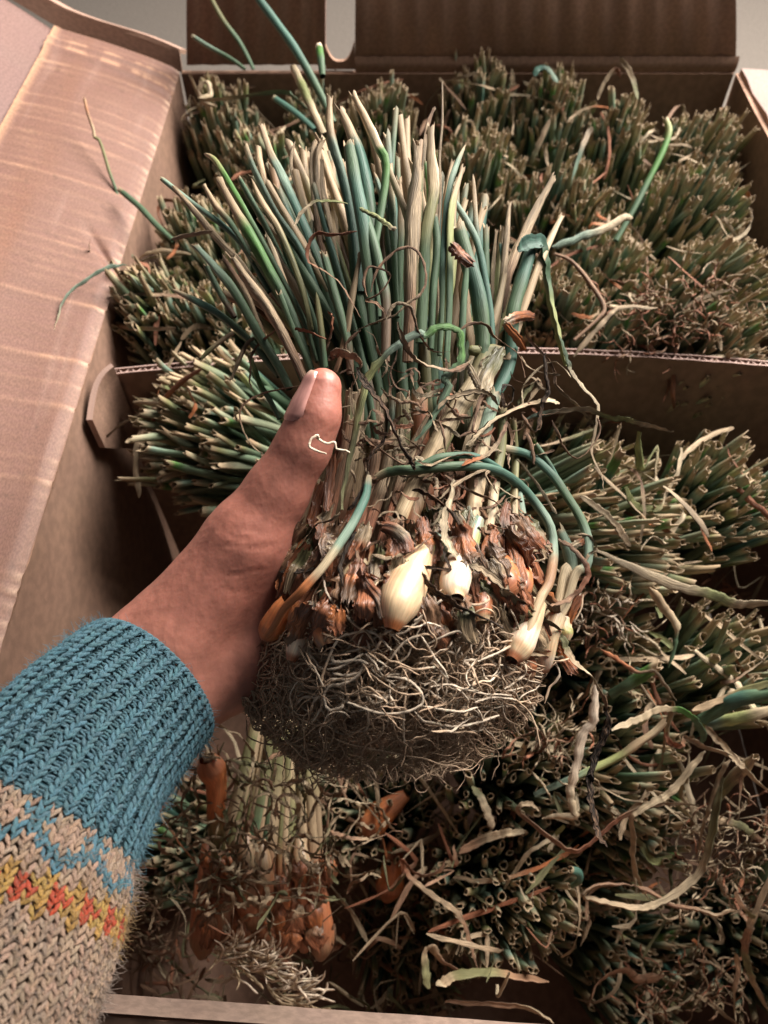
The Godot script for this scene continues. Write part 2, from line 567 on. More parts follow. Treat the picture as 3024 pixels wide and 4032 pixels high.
func path_held(text: String, layer: float, layer_end: float) -> PackedVector3Array:
	var out := PackedVector3Array()
	var q := places(text)
	for i in q.size():
		var l := lerpf(layer, layer_end, float(i) / maxi(q.size() - 1, 1))
		out.append(at(q[i].x, q[i].y, held(q[i].x, q[i].y, l)))
	return out

func path_flat(text: String, d0: float, d1: float) -> PackedVector3Array:
	var out := PackedVector3Array()
	var q := places(text)
	for i in q.size():
		out.append(at(q[i].x, q[i].y, lerpf(d0, d1, float(i) / maxi(q.size() - 1, 1))))
	return out

# a cut onion leaf, tip first: hollow at the tip ("cut"), shrivelled to a dry neck ("dry") or drawn to a point ("point")
func leaf(ctrl: PackedVector3Array, width: float, code: String, end: String, n := 18, sides := 9) -> ArrayMesh:
	var p := curve(ctrl, n)
	var r := PackedFloat32Array()
	var col := PackedColorArray()
	var k := rng.randf_range(.9, 1.1)
	var hue := rng.randf_range(-.15, .15)
	var dryish := code.begins_with("t") or code.begins_with("s") or code.begins_with("b")
	for i in n:
		var f := float(i) / (n - 1)
		var c := ramp(code, f) * k
		c = c.lerp(OLIVE, clampf(hue, 0.0, 1.0) * .5).lerp(BLUE, clampf(-hue, 0.0, 1.0) * .5)
		var rr := 1.0
		if end == "point": rr = clampf(pow(f * 5.0 + .02, .6), 0.0, 1.0)
		elif end == "dry": rr = lerpf(.60, 1.0, smoothstep(.03, .30, f)) * (1.30 if f < .03 else 1.0)
		elif end == "cut": rr = lerpf(.86, 1.0, smoothstep(.0, .25, f))
		rr *= lerpf(1.0, .82, smoothstep(.6, 1.0, f)) * (1.0 + .03 * sin(f * 23.0 + k * 40.0))
		r.append(width * .5 * rr)
		if end == "cut" and f < .05: c = c.lerp(TAN, .6)
		col.append(c)
	var sh := Sheet.new()
	sweep(sh, p, r, col, sides, rng.randf_range(.72, .95) if not dryish else rng.randf_range(.5, .85), rng.randf_range(-.5, .5), rng.randf_range(-.5, .5), .03 if not dryish else .12, 4.0, .035 if not dryish else .2)
	# mottling round and along it
	var row := sides + 1
	for i in n:
		for j in row:
			var v := wob.get_noise_3d(p[n - 1].x * 9000.0 + i * 14.0, (j % sides) * 60.0, p[0].y * 9000.0)
			sh.c[i * row + j] *= 1.0 + v * (.5 if not dryish else .8)
	# ragged rim, then the inside of the hollow tip
	if end != "point":
		var axis := (p[0] - p[1]).normalized()
		for j in row:
			var jag := wob.get_noise_2d(width * 1e6 + (j % sides) * 70.0, p[0].x * 9000.0) * width * (.9 if end == "cut" else 1.3)
			sh.v[j] += axis * jag
			sh.c[j] = sh.c[j].lerp(TAN, .5)
		var q := PackedVector3Array()
		var qc := PackedColorArray()
		var qu := PackedVector2Array()
		for g in [[.06, -1.7, OLIVE], [.62, -1.6, OLIVE], [.70, -.5, OLIVE], [.74, -.06, TAN], [.86, .04, TAN], [1.0, .0, TAN]]:
			for j in row:
				var rim := sh.v[j] - p[0]
				var up := rim.dot(axis)
				var tone_: Color = g[2]
				q.append(p[0] + (rim - axis * up) * float(g[0]) + axis * (up * (1.0 if float(g[1]) > -.4 else 0.0) + float(g[1]) * width))
				qc.append(tone_)
				qu.append(Vector2(float(j) / sides, .1 * float(g[1])))
		sh.grid(q, row, true, qc, qu)
	return sh.mesh()

# a dry, twisted strand
func strand(ctrl: PackedVector3Array, width: float, code: String, flat := .35, twist := 2.0, n := 0, sides := 7, taper := .35, knots := .35, rough := 1.0) -> ArrayMesh:
	if n == 0: n = clampi(ctrl.size() * 5, 12, 64)
	var p := curve(ctrl, n)
	var r := PackedFloat32Array()
	var col := PackedColorArray()
	var ph := rng.randf() * 500.0
	var k := rng.randf_range(.85, 1.15)
	for i in n:
		var f := float(i) / (n - 1)
		var w := 1.0 + rough * knots * lerpf(1.0, .45, smoothstep(.003, .008, width)) * wob.get_noise_2d(ph, i * 60.0) * 1.6
		w *= lerpf(taper, 1.0, minf(smoothstep(0.0, .12, f), smoothstep(1.0, .88, f)))
		r.append(width * .5 * w)
		col.append(ramp(code, f) * k * (1.0 + .45 * wob.get_noise_2d(ph + 90.0, i * 95.0)))
		p[i] += Vector3(wob.get_noise_2d(ph, i * 40.0), wob.get_noise_2d(ph + 50.0, i * 40.0), wob.get_noise_2d(ph + 99.0, i * 40.0)) * minf(width, .003) * .30
	var sh := Sheet.new()
	sweep(sh, p, r, col, sides, flat * (.42 if flat < .7 else 1.0), rng.randf_range(-.4, .4), twist * 1.5 * rng.randf_range(-1.0, 1.0), rough * lerpf(.16, .10, smoothstep(.003, .007, width)), 3.0, rough * lerpf(.3, .08, smoothstep(.003, .007, width)), Vector3.ZERO, rng.randf_range(-.7, .7) if flat < .7 else 0.0)
	return sh.mesh()

func bulb(ctrl: PackedVector3Array, radii: PackedFloat32Array, code: String, sides := 16) -> ArrayMesh:
	var n := ctrl.size() * 6
	var p := curve(ctrl, n)
	var r := PackedFloat32Array()
	var col := PackedColorArray()
	for i in n:
		var s := float(i) / (n - 1) * (radii.size() - 1)
		var k := mini(int(s), radii.size() - 2)
		var f := s - k
		r.append(maxf(.0002, cubic_interpolate(radii[k], radii[k + 1], radii[maxi(k - 1, 0)], radii[mini(k + 2, radii.size() - 1)], f)))
		col.append(ramp(code, float(i) / (n - 1)))
	var sh := Sheet.new()
	sweep(sh, p, r, col, sides, .92, 0.0, .2, .018, 7.0, .05)
	# streaks of skin colour round it
	for k in sh.c.size():
		var j := k % (sides + 1) % sides
		var v := wob.get_noise_2d(j * 45.0, p[0].x * 5000.0 + (k / (sides + 1)) * 6.0)
		sh.c[k] = sh.c[k].lerp(ORANGE.lerp(sh.c[k], .4), clampf(v * 1.3, 0.0, .45))
	return sh.mesh()

# a curled flake of papery onion skin along a path
func flake(ctrl: PackedVector3Array, half: float, arc: float, code: String, jag := .35, turn := 0.0) -> ArrayMesh:
	var rows := 16
	var cols := 13
	var p := curve(ctrl, rows)
	var pts := PackedVector3Array()
	var cs := PackedColorArray()
	var uv := PackedVector2Array()
	var ph := rng.randf() * 900.0
	var rad := half / maxf(arc, .05)
	var ref := eye.origin - p[0]
	for i in rows:
		var T := (p[mini(i + 1, rows - 1)] - p[maxi(i - 1, 0)]).normalized()
		var N := (ref - T * T.dot(ref)).normalized()
		N = N.rotated(T, turn)
		var B := T.cross(N)
		var f := float(i) / (rows - 1)
		for j in cols:
			var s := float(j) / (cols - 1) * 2.0 - 1.0
			var lim := arc * (1.0 - jag * (wob.get_noise_2d(ph + signf(s) * 200.0, i * 70.0) * .8 + .4)) * (1.0 - .45 * pow(absf(f * 2.0 - 1.0), 3.0))
			var a := s * lim
			var wr := .09 * half * (wob.get_noise_3d(ph, s * 160.0, f * 120.0) * 2.2 + .9 * sin(s * 9.0 + ph + 4.0 * f) * .5)
			var q := p[i] + N * (rad * (cos(a) - 1.0) + wr) + B * rad * sin(a)
			if i == 0 or i == rows - 1: q += T * half * .7 * wob.get_noise_2d(ph + 33.0, j * 80.0)
			pts.append(q)
			cs.append(ramp(code, f) * (1.0 + .7 * wob.get_noise_3d(ph + 7.0, s * 110.0, f * 60.0)))
			uv.append(Vector2(s * .5 + .5, f * half * 60.0))
	# folded over into a second face just behind, so that the flake has its thickness
	var back := PackedVector3Array()
	var bc := PackedColorArray()
	var bu := PackedVector2Array()
	var sh := Sheet.new()
	sh.grid(pts, cols, false, cs, uv)
	for i in rows:
		for j in cols:
			var k := i * cols + cols - 1 - j
			back.append(pts[k] - sh.n[k] * .00015)
			bc.append(cs[k])
			bu.append(uv[k])
	sh.grid(back, cols, false, bc, bu)
	return sh.mesh()

# ---------- the arm: one continuous surface meshed from tapered bones, with surface nets ----------
var bone_a := PackedVector3Array()
var bone_d := PackedVector3Array()
var bone_l := PackedFloat32Array()
var bone_r0 := PackedFloat32Array()
var bone_r1 := PackedFloat32Array()

func hp(x: float, y: float, d: float) -> Vector3:
	return at(x * 1.8228, y * 1.8228, d)

func bone(a: Vector3, ra: float, b: Vector3, rb: float) -> void:      # radii in metres
	bone_a.append(a)
	bone_d.append(b - a)
	bone_l.append(maxf((b - a).length_squared(), 1e-9))
	bone_r0.append(ra)
	bone_r1.append(rb)

func one(p: Vector3, k: int) -> float:
	var q := p - bone_a[k]
	var h := clampf(q.dot(bone_d[k]) / bone_l[k], 0.0, 1.0)
	return (q - bone_d[k] * h).length() - lerpf(bone_r0[k], bone_r1[k], h)

func body(p: Vector3, list: PackedInt32Array) -> float:
	var d := 1.0
	for k in list:
		var e := one(p, k)
		var w := maxf(.010 - absf(d - e), 0.0) / .010
		d = minf(d, e) - w * w * w * .010 / 6.0
	return d

func all_bones() -> PackedInt32Array:
	var o := PackedInt32Array()
	for k in bone_a.size(): o.append(k)
	return o

func pose() -> void:
	var m := 1.0 / 1661.0
	# thumb: pad, middle joint, base joint, ball
	bone(hp(697, 836, .300), 41 * m * .300, hp(681, 900, .300), 48 * m * .300)
	bone(hp(681, 900, .300), 48 * m * .300, hp(654, 968, .302), 55 * m * .302)
	bone(hp(654, 968, .302), 55 * m * .302, hp(600, 1060, .305), 64 * m * .305)
	bone(hp(600, 1060, .305), 64 * m * .305, hp(536, 1165, .308), 88 * m * .308)
	bone(hp(536, 1165, .308), 88 * m * .308, hp(375, 1385, .312), 117 * m * .312)
	bone(hp(548, 1190, .315), 80 * m * .315, hp(560, 1330, .326), 92 * m * .326)
	# wrist and forearm, flattened
	bone(hp(375, 1385, .312), 113 * m * .312, hp(305, 1440, .310), 112 * m * .31)
	bone(hp(305, 1440, .310), 112 * m * .31, hp(165, 1620, .288), .0215)
	bone(hp(368, 1498, .312), 112 * m * .312, hp(232, 1690, .290), .0215)
	bone(hp(165, 1620, .288), .0215, hp(-60, 1960, .25), .026)
	bone(hp(232, 1690, .290), .0215, hp(-10, 2010, .252), .026)
	# palm: heel, plate behind the bunch
	bone(hp(396, 1466, .318), 118 * m * .318, hp(600, 1386, .331), 104 * m * .331)
	bone(hp(450, 1400, .325), .021, hp(620, 1150, .378), .013)
	bone(hp(460, 1410, .330), .021, hp(660, 1210, .392), .012)
	bone(hp(470, 1420, .332), .020, hp(675, 1290, .395), .012)
	bone(hp(480, 1430, .332), .019, hp(670, 1365, .386), .011)
	# four fingers closed round the back of the bunch
	var f := [[620, 1130, .384, 760, 1060, .408, 900, 1060, .411, 985, 1085, .398, 1.0], [660, 1200, .397, 820, 1160, .418, 960, 1160, .416, 1040, 1185, .400, 1.04], [675, 1280, .400, 830, 1260, .419, 955, 1262, .415, 1030, 1285, .400, .98], [670, 1360, .390, 800, 1352, .408, 905, 1352, .408, 970, 1368, .397, .86]]
	for q in f:
		var s: float = q[12]
		var a := hp(q[0], q[1], q[2])
		var b := hp(q[3], q[4], q[5])
		var c := hp(q[6], q[7], q[8])
		var e := hp(q[9], q[10], q[11])
		bone(a, .0110 * s, b, .0095 * s)
		bone(b, .0096 * s, c, .0083 * s)
		bone(c, .0083 * s, e, .0068 * s)

var crease_lines := []

func nets(h: float) -> ArrayMesh:
	var lo := Vector3.ONE * 9.0
	var hi := Vector3.ONE * -9.0
	for k in bone_a.size():
		for q in [bone_a[k], bone_a[k] + bone_d[k]]:
			lo = lo.min(q - Vector3.ONE * .034)
			hi = hi.max(q + Vector3.ONE * .034)
	var every := all_bones()
	var C := 5
	var nb := ((hi - lo) / (h * C)).ceil()
	var verts := PackedVector3Array()
	var cell := {}
	var masks := PackedInt32Array()
	var keys := PackedInt64Array()
	var nx := int(nb.x) * C + 2
	var ny := int(nb.y) * C + 2
	var reach := h * C * .87
	var val := PackedFloat32Array()
	val.resize((C + 1) * (C + 1) * (C + 1))
	var off := [Vector3(0, 0, 0), Vector3(1, 0, 0), Vector3(0, 1, 0), Vector3(1, 1, 0), Vector3(0, 0, 1), Vector3(1, 0, 1), Vector3(0, 1, 1), Vector3(1, 1, 1)]
	var edges := [[0, 1], [2, 3], [4, 5], [6, 7], [0, 2], [1, 3], [4, 6], [5, 7], [0, 4], [1, 5], [2, 6], [3, 7]]
	for bz in int(nb.z):
		for by in int(nb.y):
			for bx in int(nb.x):
				var o := lo + Vector3(bx, by, bz) * h * C
				var mid := o + Vector3.ONE * h * C * .5
				var near := 9.0
				var dist := PackedFloat32Array()
				for k in every:
					var e := one(mid, k)
					dist.append(e)
					near = minf(near, e)
				if absf(near) > reach + .006: continue
				var list := PackedInt32Array()
				for k in every:
					if dist[k] < near + 2.0 * reach + .011: list.append(k)
				var any_in := false
				var any_out := false
				for z in C + 1:
					for y in C + 1:
						for x in C + 1:
							var d := body(o + Vector3(x, y, z) * h, list)
							val[(z * (C + 1) + y) * (C + 1) + x] = d
							if d < 0.0: any_in = true
							else: any_out = true
				if not (any_in and any_out): continue
				for z in C:
					for y in C:
						for x in C:
							var b0 := (z * (C + 1) + y) * (C + 1) + x
							var v := [val[b0], val[b0 + 1], val[b0 + C + 1], val[b0 + C + 2], 0, 0, 0, 0]
							var b1 := b0 + (C + 1) * (C + 1)
							v[4] = val[b1]
							v[5] = val[b1 + 1]
							v[6] = val[b1 + C + 1]
							v[7] = val[b1 + C + 2]
							var mask := 0
							for k in 8:
								if v[k] < 0.0: mask |= 1 << k
							if mask == 0 or mask == 255: continue
							var sum := Vector3.ZERO
							var cnt := 0
							for e in edges:
								var va: float = v[e[0]]
								var vb: float = v[e[1]]
								if (va < 0.0) != (vb < 0.0):
									sum += off[e[0]].lerp(off[e[1]], va / (va - vb))
									cnt += 1
							var key := ((bz * C + z) * ny + by * C + y) * nx + bx * C + x
							cell[key] = verts.size()
							keys.append(key)
							masks.append(mask)
							verts.append(o + (Vector3(x, y, z) + sum / cnt) * h)
	var ix := PackedInt32Array()
	var step := [1, nx, nx * ny]
	var corner := [1, 2, 4]
	for k in keys.size():
		var s0 := (masks[k] & 1) != 0
		for ax in 3:
			var s1: bool = (masks[k] >> corner[ax] & 1) != 0
			if s0 == s1: continue
			var u: int = step[(ax + 1) % 3]
			var w: int = step[(ax + 2) % 3]
			var a: int = cell.get(keys[k] - u - w, -1)
			var b: int = cell.get(keys[k] - w, -1)
			var c: int = cell.get(keys[k] - u, -1)
			if a < 0 or b < 0 or c < 0: continue
			if s0: ix.append_array([a, c, b, b, c, k])
			else: ix.append_array([a, b, c, b, k, c])
	# fine creases and knuckle folds pressed into the surface, skin colour patches
	var inv := eye.affine_inverse()
	var nrm := normals_of(verts, ix)
	var col := PackedColorArray()
	for i in verts.size():
		var p := verts[i]
		var e := inv * p
		var q := Vector2(1512.0 + e.x / -e.z * F, 2016.0 - e.y / -e.z * F)
		var sink := 0.0
		if nrm[i].dot(eye.origin - p) > 0.0 and q.y < 3000.0:
			for line in crease_lines:
				var pts: PackedVector2Array = line.pts
				for s in pts.size() - 1:
					var near := Geometry2D.get_closest_point_to_segment(q, pts[s], pts[s + 1])
					var dd := near.distance_to(q)
					if dd < line.w * 3.0:
						sink = maxf(sink, 1.5 * line.d * .8 * exp(-dd * dd / (line.w * line.w)))
		var wr := .00010 * wob.get_noise_3dv(p * 9000.0) + .00011 * wob.get_noise_3dv(p * 2200.0)
		verts[i] = p + nrm[i] * (wr - sink)
		var blotch := wob.get_noise_3dv(p * 700.0) * .5 + .5
		var fleck := wob.get_noise_3dv(p * 7000.0 + Vector3.ONE * 50.0)
		var c := Color(.465, .200, .146).lerp(Color(.385, .138, .102), blotch)
		var tip := smoothstep(.030, .0, p.distance_to(bone_a[0]))
		c = c.lerp(Color(.46, .165, .125), tip * .6)
		col.append(c * (1.0 + .10 * fleck))
	nrm = normals_of(verts, ix)
	var arr := []
	arr.resize(Mesh.ARRAY_MAX)
	arr[Mesh.ARRAY_VERTEX] = verts
	arr[Mesh.ARRAY_NORMAL] = nrm
	arr[Mesh.ARRAY_COLOR] = col
	arr[Mesh.ARRAY_INDEX] = ix
	var m := ArrayMesh.new()
	m.add_surface_from_arrays(Mesh.PRIMITIVE_TRIANGLES, arr)
	return m

func normals_of(v: PackedVector3Array, ix: PackedInt32Array) -> PackedVector3Array:
	var n := PackedVector3Array()
	n.resize(v.size())
	for t in range(0, ix.size(), 3):
		var a := ix[t]
		var b := ix[t + 1]
		var c := ix[t + 2]
		var x := (v[c] - v[a]).cross(v[b] - v[a])
		n[a] += x
		n[b] += x
		n[c] += x
	for k in n.size(): n[k] = n[k].normalized()
	return n

func build_person() -> void:
	pose()
	for row in [["C -40,1680 90,1706 200,1716 330,1700 420,1670", 6.0, .00028], ["C -30,1930 90,1920 200,1895 290,1885", 6.0, .00026], ["C -60,2030 40,2060 150,2050", 7.0, .0002], ["C 345,850 365,930 330,1010", 6.0, .00022], ["C 310,890 332,960 300,1030", 6.0, .0002], ["C 365,880 390,935 370,995", 6.0, .0002], ["K 890,2540 980,2680 1090,2790 1220,2870", 7.0, .0003], ["K 1000,2480 1060,2640 1180,2770 1320,2860", 6.0, .00022], ["C 150,1560 260,1600 380,1620", 8.0, .00018], ["C -60,1560 60,1640 170,1660", 8.0, .00018], ["C -120,1480 -20,1540 90,1570", 8.0, .00014], ["C 545,640 560,672 600,668", 6.0, .0004]]:
		crease_lines.append({"pts": places(row[0]), "w": row[1], "d": row[2]})
	var person := thing("person", "person's left hand in a blue and beige knitted sleeve, gripping the raised onion bunch", "person", hp(332, 1470, .31))
	piece("arm", nets(.0016), M.skin, person)
	# thumb nail: a curved plate lying on the thumb's outer side
	var every := all_bones()
	var pts := PackedVector3Array()
	var cs := PackedColorArray()
	var uv := PackedVector2Array()
	var n0 := hp(674, 922, .300)
	var n1 := hp(698, 822, .300)
	var ax := (n1 - n0).normalized()
	var front := eye.origin - n0
	front = (front - ax * front.dot(ax)).normalized()
	var left := ax.cross(front)
	if left.dot(eye.basis.x) > 0.0: left = -left
	var ring := 17
	for i in 22:
		var f := i / 21.0                                           # base to free edge
		var half := 44.0 * (sqrt(maxf(0.0, 1.0 - pow(1.0 - minf(f / .28, 1.0), 2.0))) * .55 + .45) * (1.0 - .12 * smoothstep(.85, 1.0, f))
		var lift := .0006 * smoothstep(0.0, .10, f) - .0003
		for j in ring:
			var u := float(j) / (ring - 1) * 2.0 - 1.0
			var phi := deg_to_rad(66.0 + half * u)
			var dir := front * cos(phi) + left * sin(phi)
			var o := n0 + ax * (n1 - n0).length() * (f * 1.12 - .02)
			if f > .92: o += ax * .0006 * (1.0 - u * u)
			var s := .004
			for step in 30: s -= body(o + dir * s, every) * .9
			var edge := smoothstep(1.0, .82, absf(u))
			pts.append(o + dir * (s + lerpf(-.0005, lift + .0003, edge) + .0003 * (1.0 - u * u)))
			cs.append(Color(.46, .235, .205).lerp(Color(.70, .50, .40), smoothstep(.90, .97, f - .03 * u * u)))
			uv.append(Vector2(u, f))
	var sh := Sheet.new()
	sh.grid(pts, ring, false, cs, uv)
	tag(piece("thumbnail", sh.mesh(), M.nail, person), "short bare thumbnail")
	build_sleeve(person)

# ---------- the sleeve, stitch by stitch ----------
func build_sleeve(person: Node3D) -> void:
	var ctrl := PackedVector3Array([hp(326, 1474, .3105), hp(182, 1618, .287), hp(56, 1796, .266), hp(-55, 2010, .247), hp(-190, 2260, .228)])
	var radii := [.0308, .0350, .0392, .0425, .045]
	var n := 200
	var p := curve(ctrl, n)
	var run := PackedFloat32Array([0.0])
	var frames: Array[Basis] = []
	var ref := eye.origin - p[0]
	for i in n:
		if i > 0: run.append(run[i - 1] + p[i].distance_to(p[i - 1]))
		var T := (p[mini(i + 1, n - 1)] - p[maxi(i - 1, 0)]).normalized()
		var N := (ref - T * T.dot(ref)).normalized()
		ref = N
		frames.append(Basis(N, T.cross(N), T))
	var pitch := .00242
	var rows := int(run[n - 1] / pitch)
	var cols := 72
	var cuff := 27
	var spot := func(row: float, c: float) -> Array:             # place, outward, along, around
		var s := clampf(row * pitch, 0.0, run[n - 1] - .0001)
		var k := clampi(run.bsearch(s), 1, n - 1)
		var f := (s - run[k - 1]) / (run[k] - run[k - 1])
		var q := p[k - 1].lerp(p[k], f)
		var b := frames[k - 1].slerp(frames[k], f)
		var g := float(k - 1 + f) / (n - 1) * 4.0
		var r: float = lerpf(radii[mini(int(g), 3)], radii[mini(int(g), 3) + 1], g - mini(int(g), 3))
		var a := TAU * c / cols
		var out := b.x * cos(a) + b.y * sin(a)
		r *= 1.0 + .018 * sin(a * 2.0 + row * .07) + .03 * wob.get_noise_2d(c * 6.0, row * 5.0)
		if row > cuff: r += .0022 * smoothstep(0.0, 5.0, row - cuff)
		return [q + out * r, out, b.z, b.y * cos(a) - b.x * sin(a)]
	# yarn of one stitch leg: plump, plied
	var yarn := Sheet.new()
	var yp := PackedVector3Array()
	var yr := PackedFloat32Array()
	var yc := PackedColorArray()
	for i in 9:
		var f := i / 8.0
		yp.append(Vector3(0, f - .5, .12 * sin(f * PI)))
		yr.append(.235 * pow(sin(PI * lerpf(.07, .93, f)), .55))
		yc.append(Color.WHITE)
	var keep := rng.randf()
	sweep(yarn, yp, yr, yc, 12, .95, 0.0, 4.2, .17, 2.0, .12, Vector3(0, 0, 1))
	var leg := yarn.mesh()
	var chart := ["b.....", "bb...b", "b.....", "bb...b", ".bb.bb", "..bbb.", "...b..", "y..y..", "yyryyr", "yrryrr", "yyryyr", "y..y.."]
	var blue := Color(.115, .30, .39)
	var beige := Color(.66, .445, .31)
	var lots := {"rib_stitches": [], "beige_stitches": [], "blue_motif": [], "yellow_stitches": [], "red_stitches": []}
	for row in rows:
		for c in cols:
			var k := row - cuff
			var what := "rib_stitches"
			var base := blue
			if k >= 0:
				what = "beige_stitches"
				base = beige
				if k < chart.size():
					var ch: String = chart[k][c % 6]
					if ch == "b":
						what = "blue_motif"
						base = blue
					elif ch == "y":
						what = "yellow_stitches"
						base = Color(.76, .44, .10)
					elif ch == "r":
						what = "red_stitches"
						base = Color(.78, .09, .02)
			var purl := k < 0 and c % 2 == 1
			for side in [-1, 1]:
				var jitter := Vector2(rng.randf_range(-.10, .10), rng.randf_range(-.16, .16))
				var s: Array = spot.call(row + .5 + jitter.y, c + .5 + side * (.24 if not purl else .0) + jitter.x)
				var out: Vector3 = s[1]
				var along: Vector3 = s[2]
				var around: Vector3 = s[3]
				var w := TAU * .040 / cols
				var lift := .0009 if k < 0 and not purl else (-.0010 if purl else .0)
				var pos: Vector3 = s[0] + out * (lift + rng.randf_range(-.0002, .0002))
				var dir: Vector3
				var length := pitch * 1.75
				var fat := w * .98
				if purl:
					pos += along * pitch * .25 * side
					dir = (around + along * .18 * side).normalized()
					length = w * 1.15
					fat = pitch * .95
				else:
					dir = (along - around * .50 * side + out * .16).normalized()
				dir = dir.rotated(out, rng.randf_range(-.20, .20))
				var zed := (out - dir * dir.dot(out)).normalized()
				var xed := dir.cross(zed)
				var g := rng.randf_range(.8, 1.2)
				lots[what].append([Transform3D(Basis(xed * fat * rng.randf_range(.9, 1.08), dir * length, zed * fat), pos), Color(base.r * g * rng.randf_range(.92, 1.08), base.g * g, base.b * g * rng.randf_range(.94, 1.06))])
	# cast-off edge: slanting stitches round the opening
	var edge := []
	for c in cols * 2:
		var s: Array = spot.call(.0, c * .5)
		var out: Vector3 = s[1]
		var dir: Vector3 = (s[3] + s[2] * .55).normalized()
		var zed: Vector3 = (out - dir * dir.dot(out)).normalized()
		var g := rng.randf_range(.8, 1.15)
		edge.append([Transform3D(Basis(dir.cross(zed) * .0034, dir * .0040, zed * .0034), s[0] + out * (.0002 if c % 2 == 0 else -.0004) - s[2] * .0006), blue * g])
	lots["cuff_edge"] = edge
	# a close knit tube under the stitches
	var tube := PackedVector3Array()
	var tc := PackedColorArray()
	var tu := PackedVector2Array()
	for i in range(-8, rows + 1):
		for c in cols + 1:
			var s: Array = spot.call(absf(i) if i < 0 else float(i), c % cols)
			tube.append(s[0] - s[1] * (.0014 if i >= 0 else .0032))
			tc.append((blue if i < cuff else beige) * .55)
			tu.append(Vector2(c * .1, i * .1))
	var sh := Sheet.new()
	sh.grid(tube, cols + 1, true, tc, tu)
	# surface runs the other way round the arm: turn it
	var sleeve := piece("sweater_sleeve", sh.mesh(), M.lining, person)
	tag(sleeve, "knitted sleeve with a blue ribbed cuff, beige body and a band of blue, yellow and red")
	for what in lots:
		var mm := MultiMesh.new()
		mm.transform_format = MultiMesh.TRANSFORM_3D
		mm.use_colors = true
		mm.mesh = leg
		var list: Array = lots[what]
		mm.instance_count = list.size()
		for i in list.size():
			mm.set_instance_transform(i, list[i][0])
			mm.set_instance_color(i, list[i][1])
		var o := MultiMeshInstance3D.new()
		o.multimesh = mm
		o.material_override = M.wool
		o.name = what
		sleeve.add_child(o, true)
		o.position = -world_of(sleeve)
		tag(o, "", "", "", "stuff")
	# loose fibres standing off the wool
	var fuzz := Sheet.new()
	for k in 9000:
		var row := rng.randf() * rows
		var s: Array = spot.call(row, rng.randf() * cols)
		var out: Vector3 = s[1]
		var dir: Vector3 = (out * rng.randf_range(.3, 1.0) + s[2] * rng.randf_range(-1, 1) + s[3] * rng.randf_range(-1, 1)).normalized()
		var bend := Vector3(rng.randf_range(-1, 1), rng.randf_range(-1, 1), rng.randf_range(-1, 1)) * .0016
		var len := rng.randf_range(.002, .0065)
		var a: Vector3 = s[0]
		var pts := curve(PackedVector3Array([a, a + dir * len * .5 + bend, a + dir * len + bend * .2 + out * .0006]), 5)
		var c := blue * 1.5 if row < cuff else Color(.6, .46, .38)
		if row > cuff + 6 and row < cuff + 12: c = Color(.7, .45, .2)
		sweep(fuzz, pts, PackedFloat32Array([.00008, .00008, .00007, .00006, .00004]), PackedColorArray([c, c, c, c, c]), 3)
	tag(piece("wool_fuzz", fuzz.mesh(), M.wool, sleeve), "", "", "", "stuff")

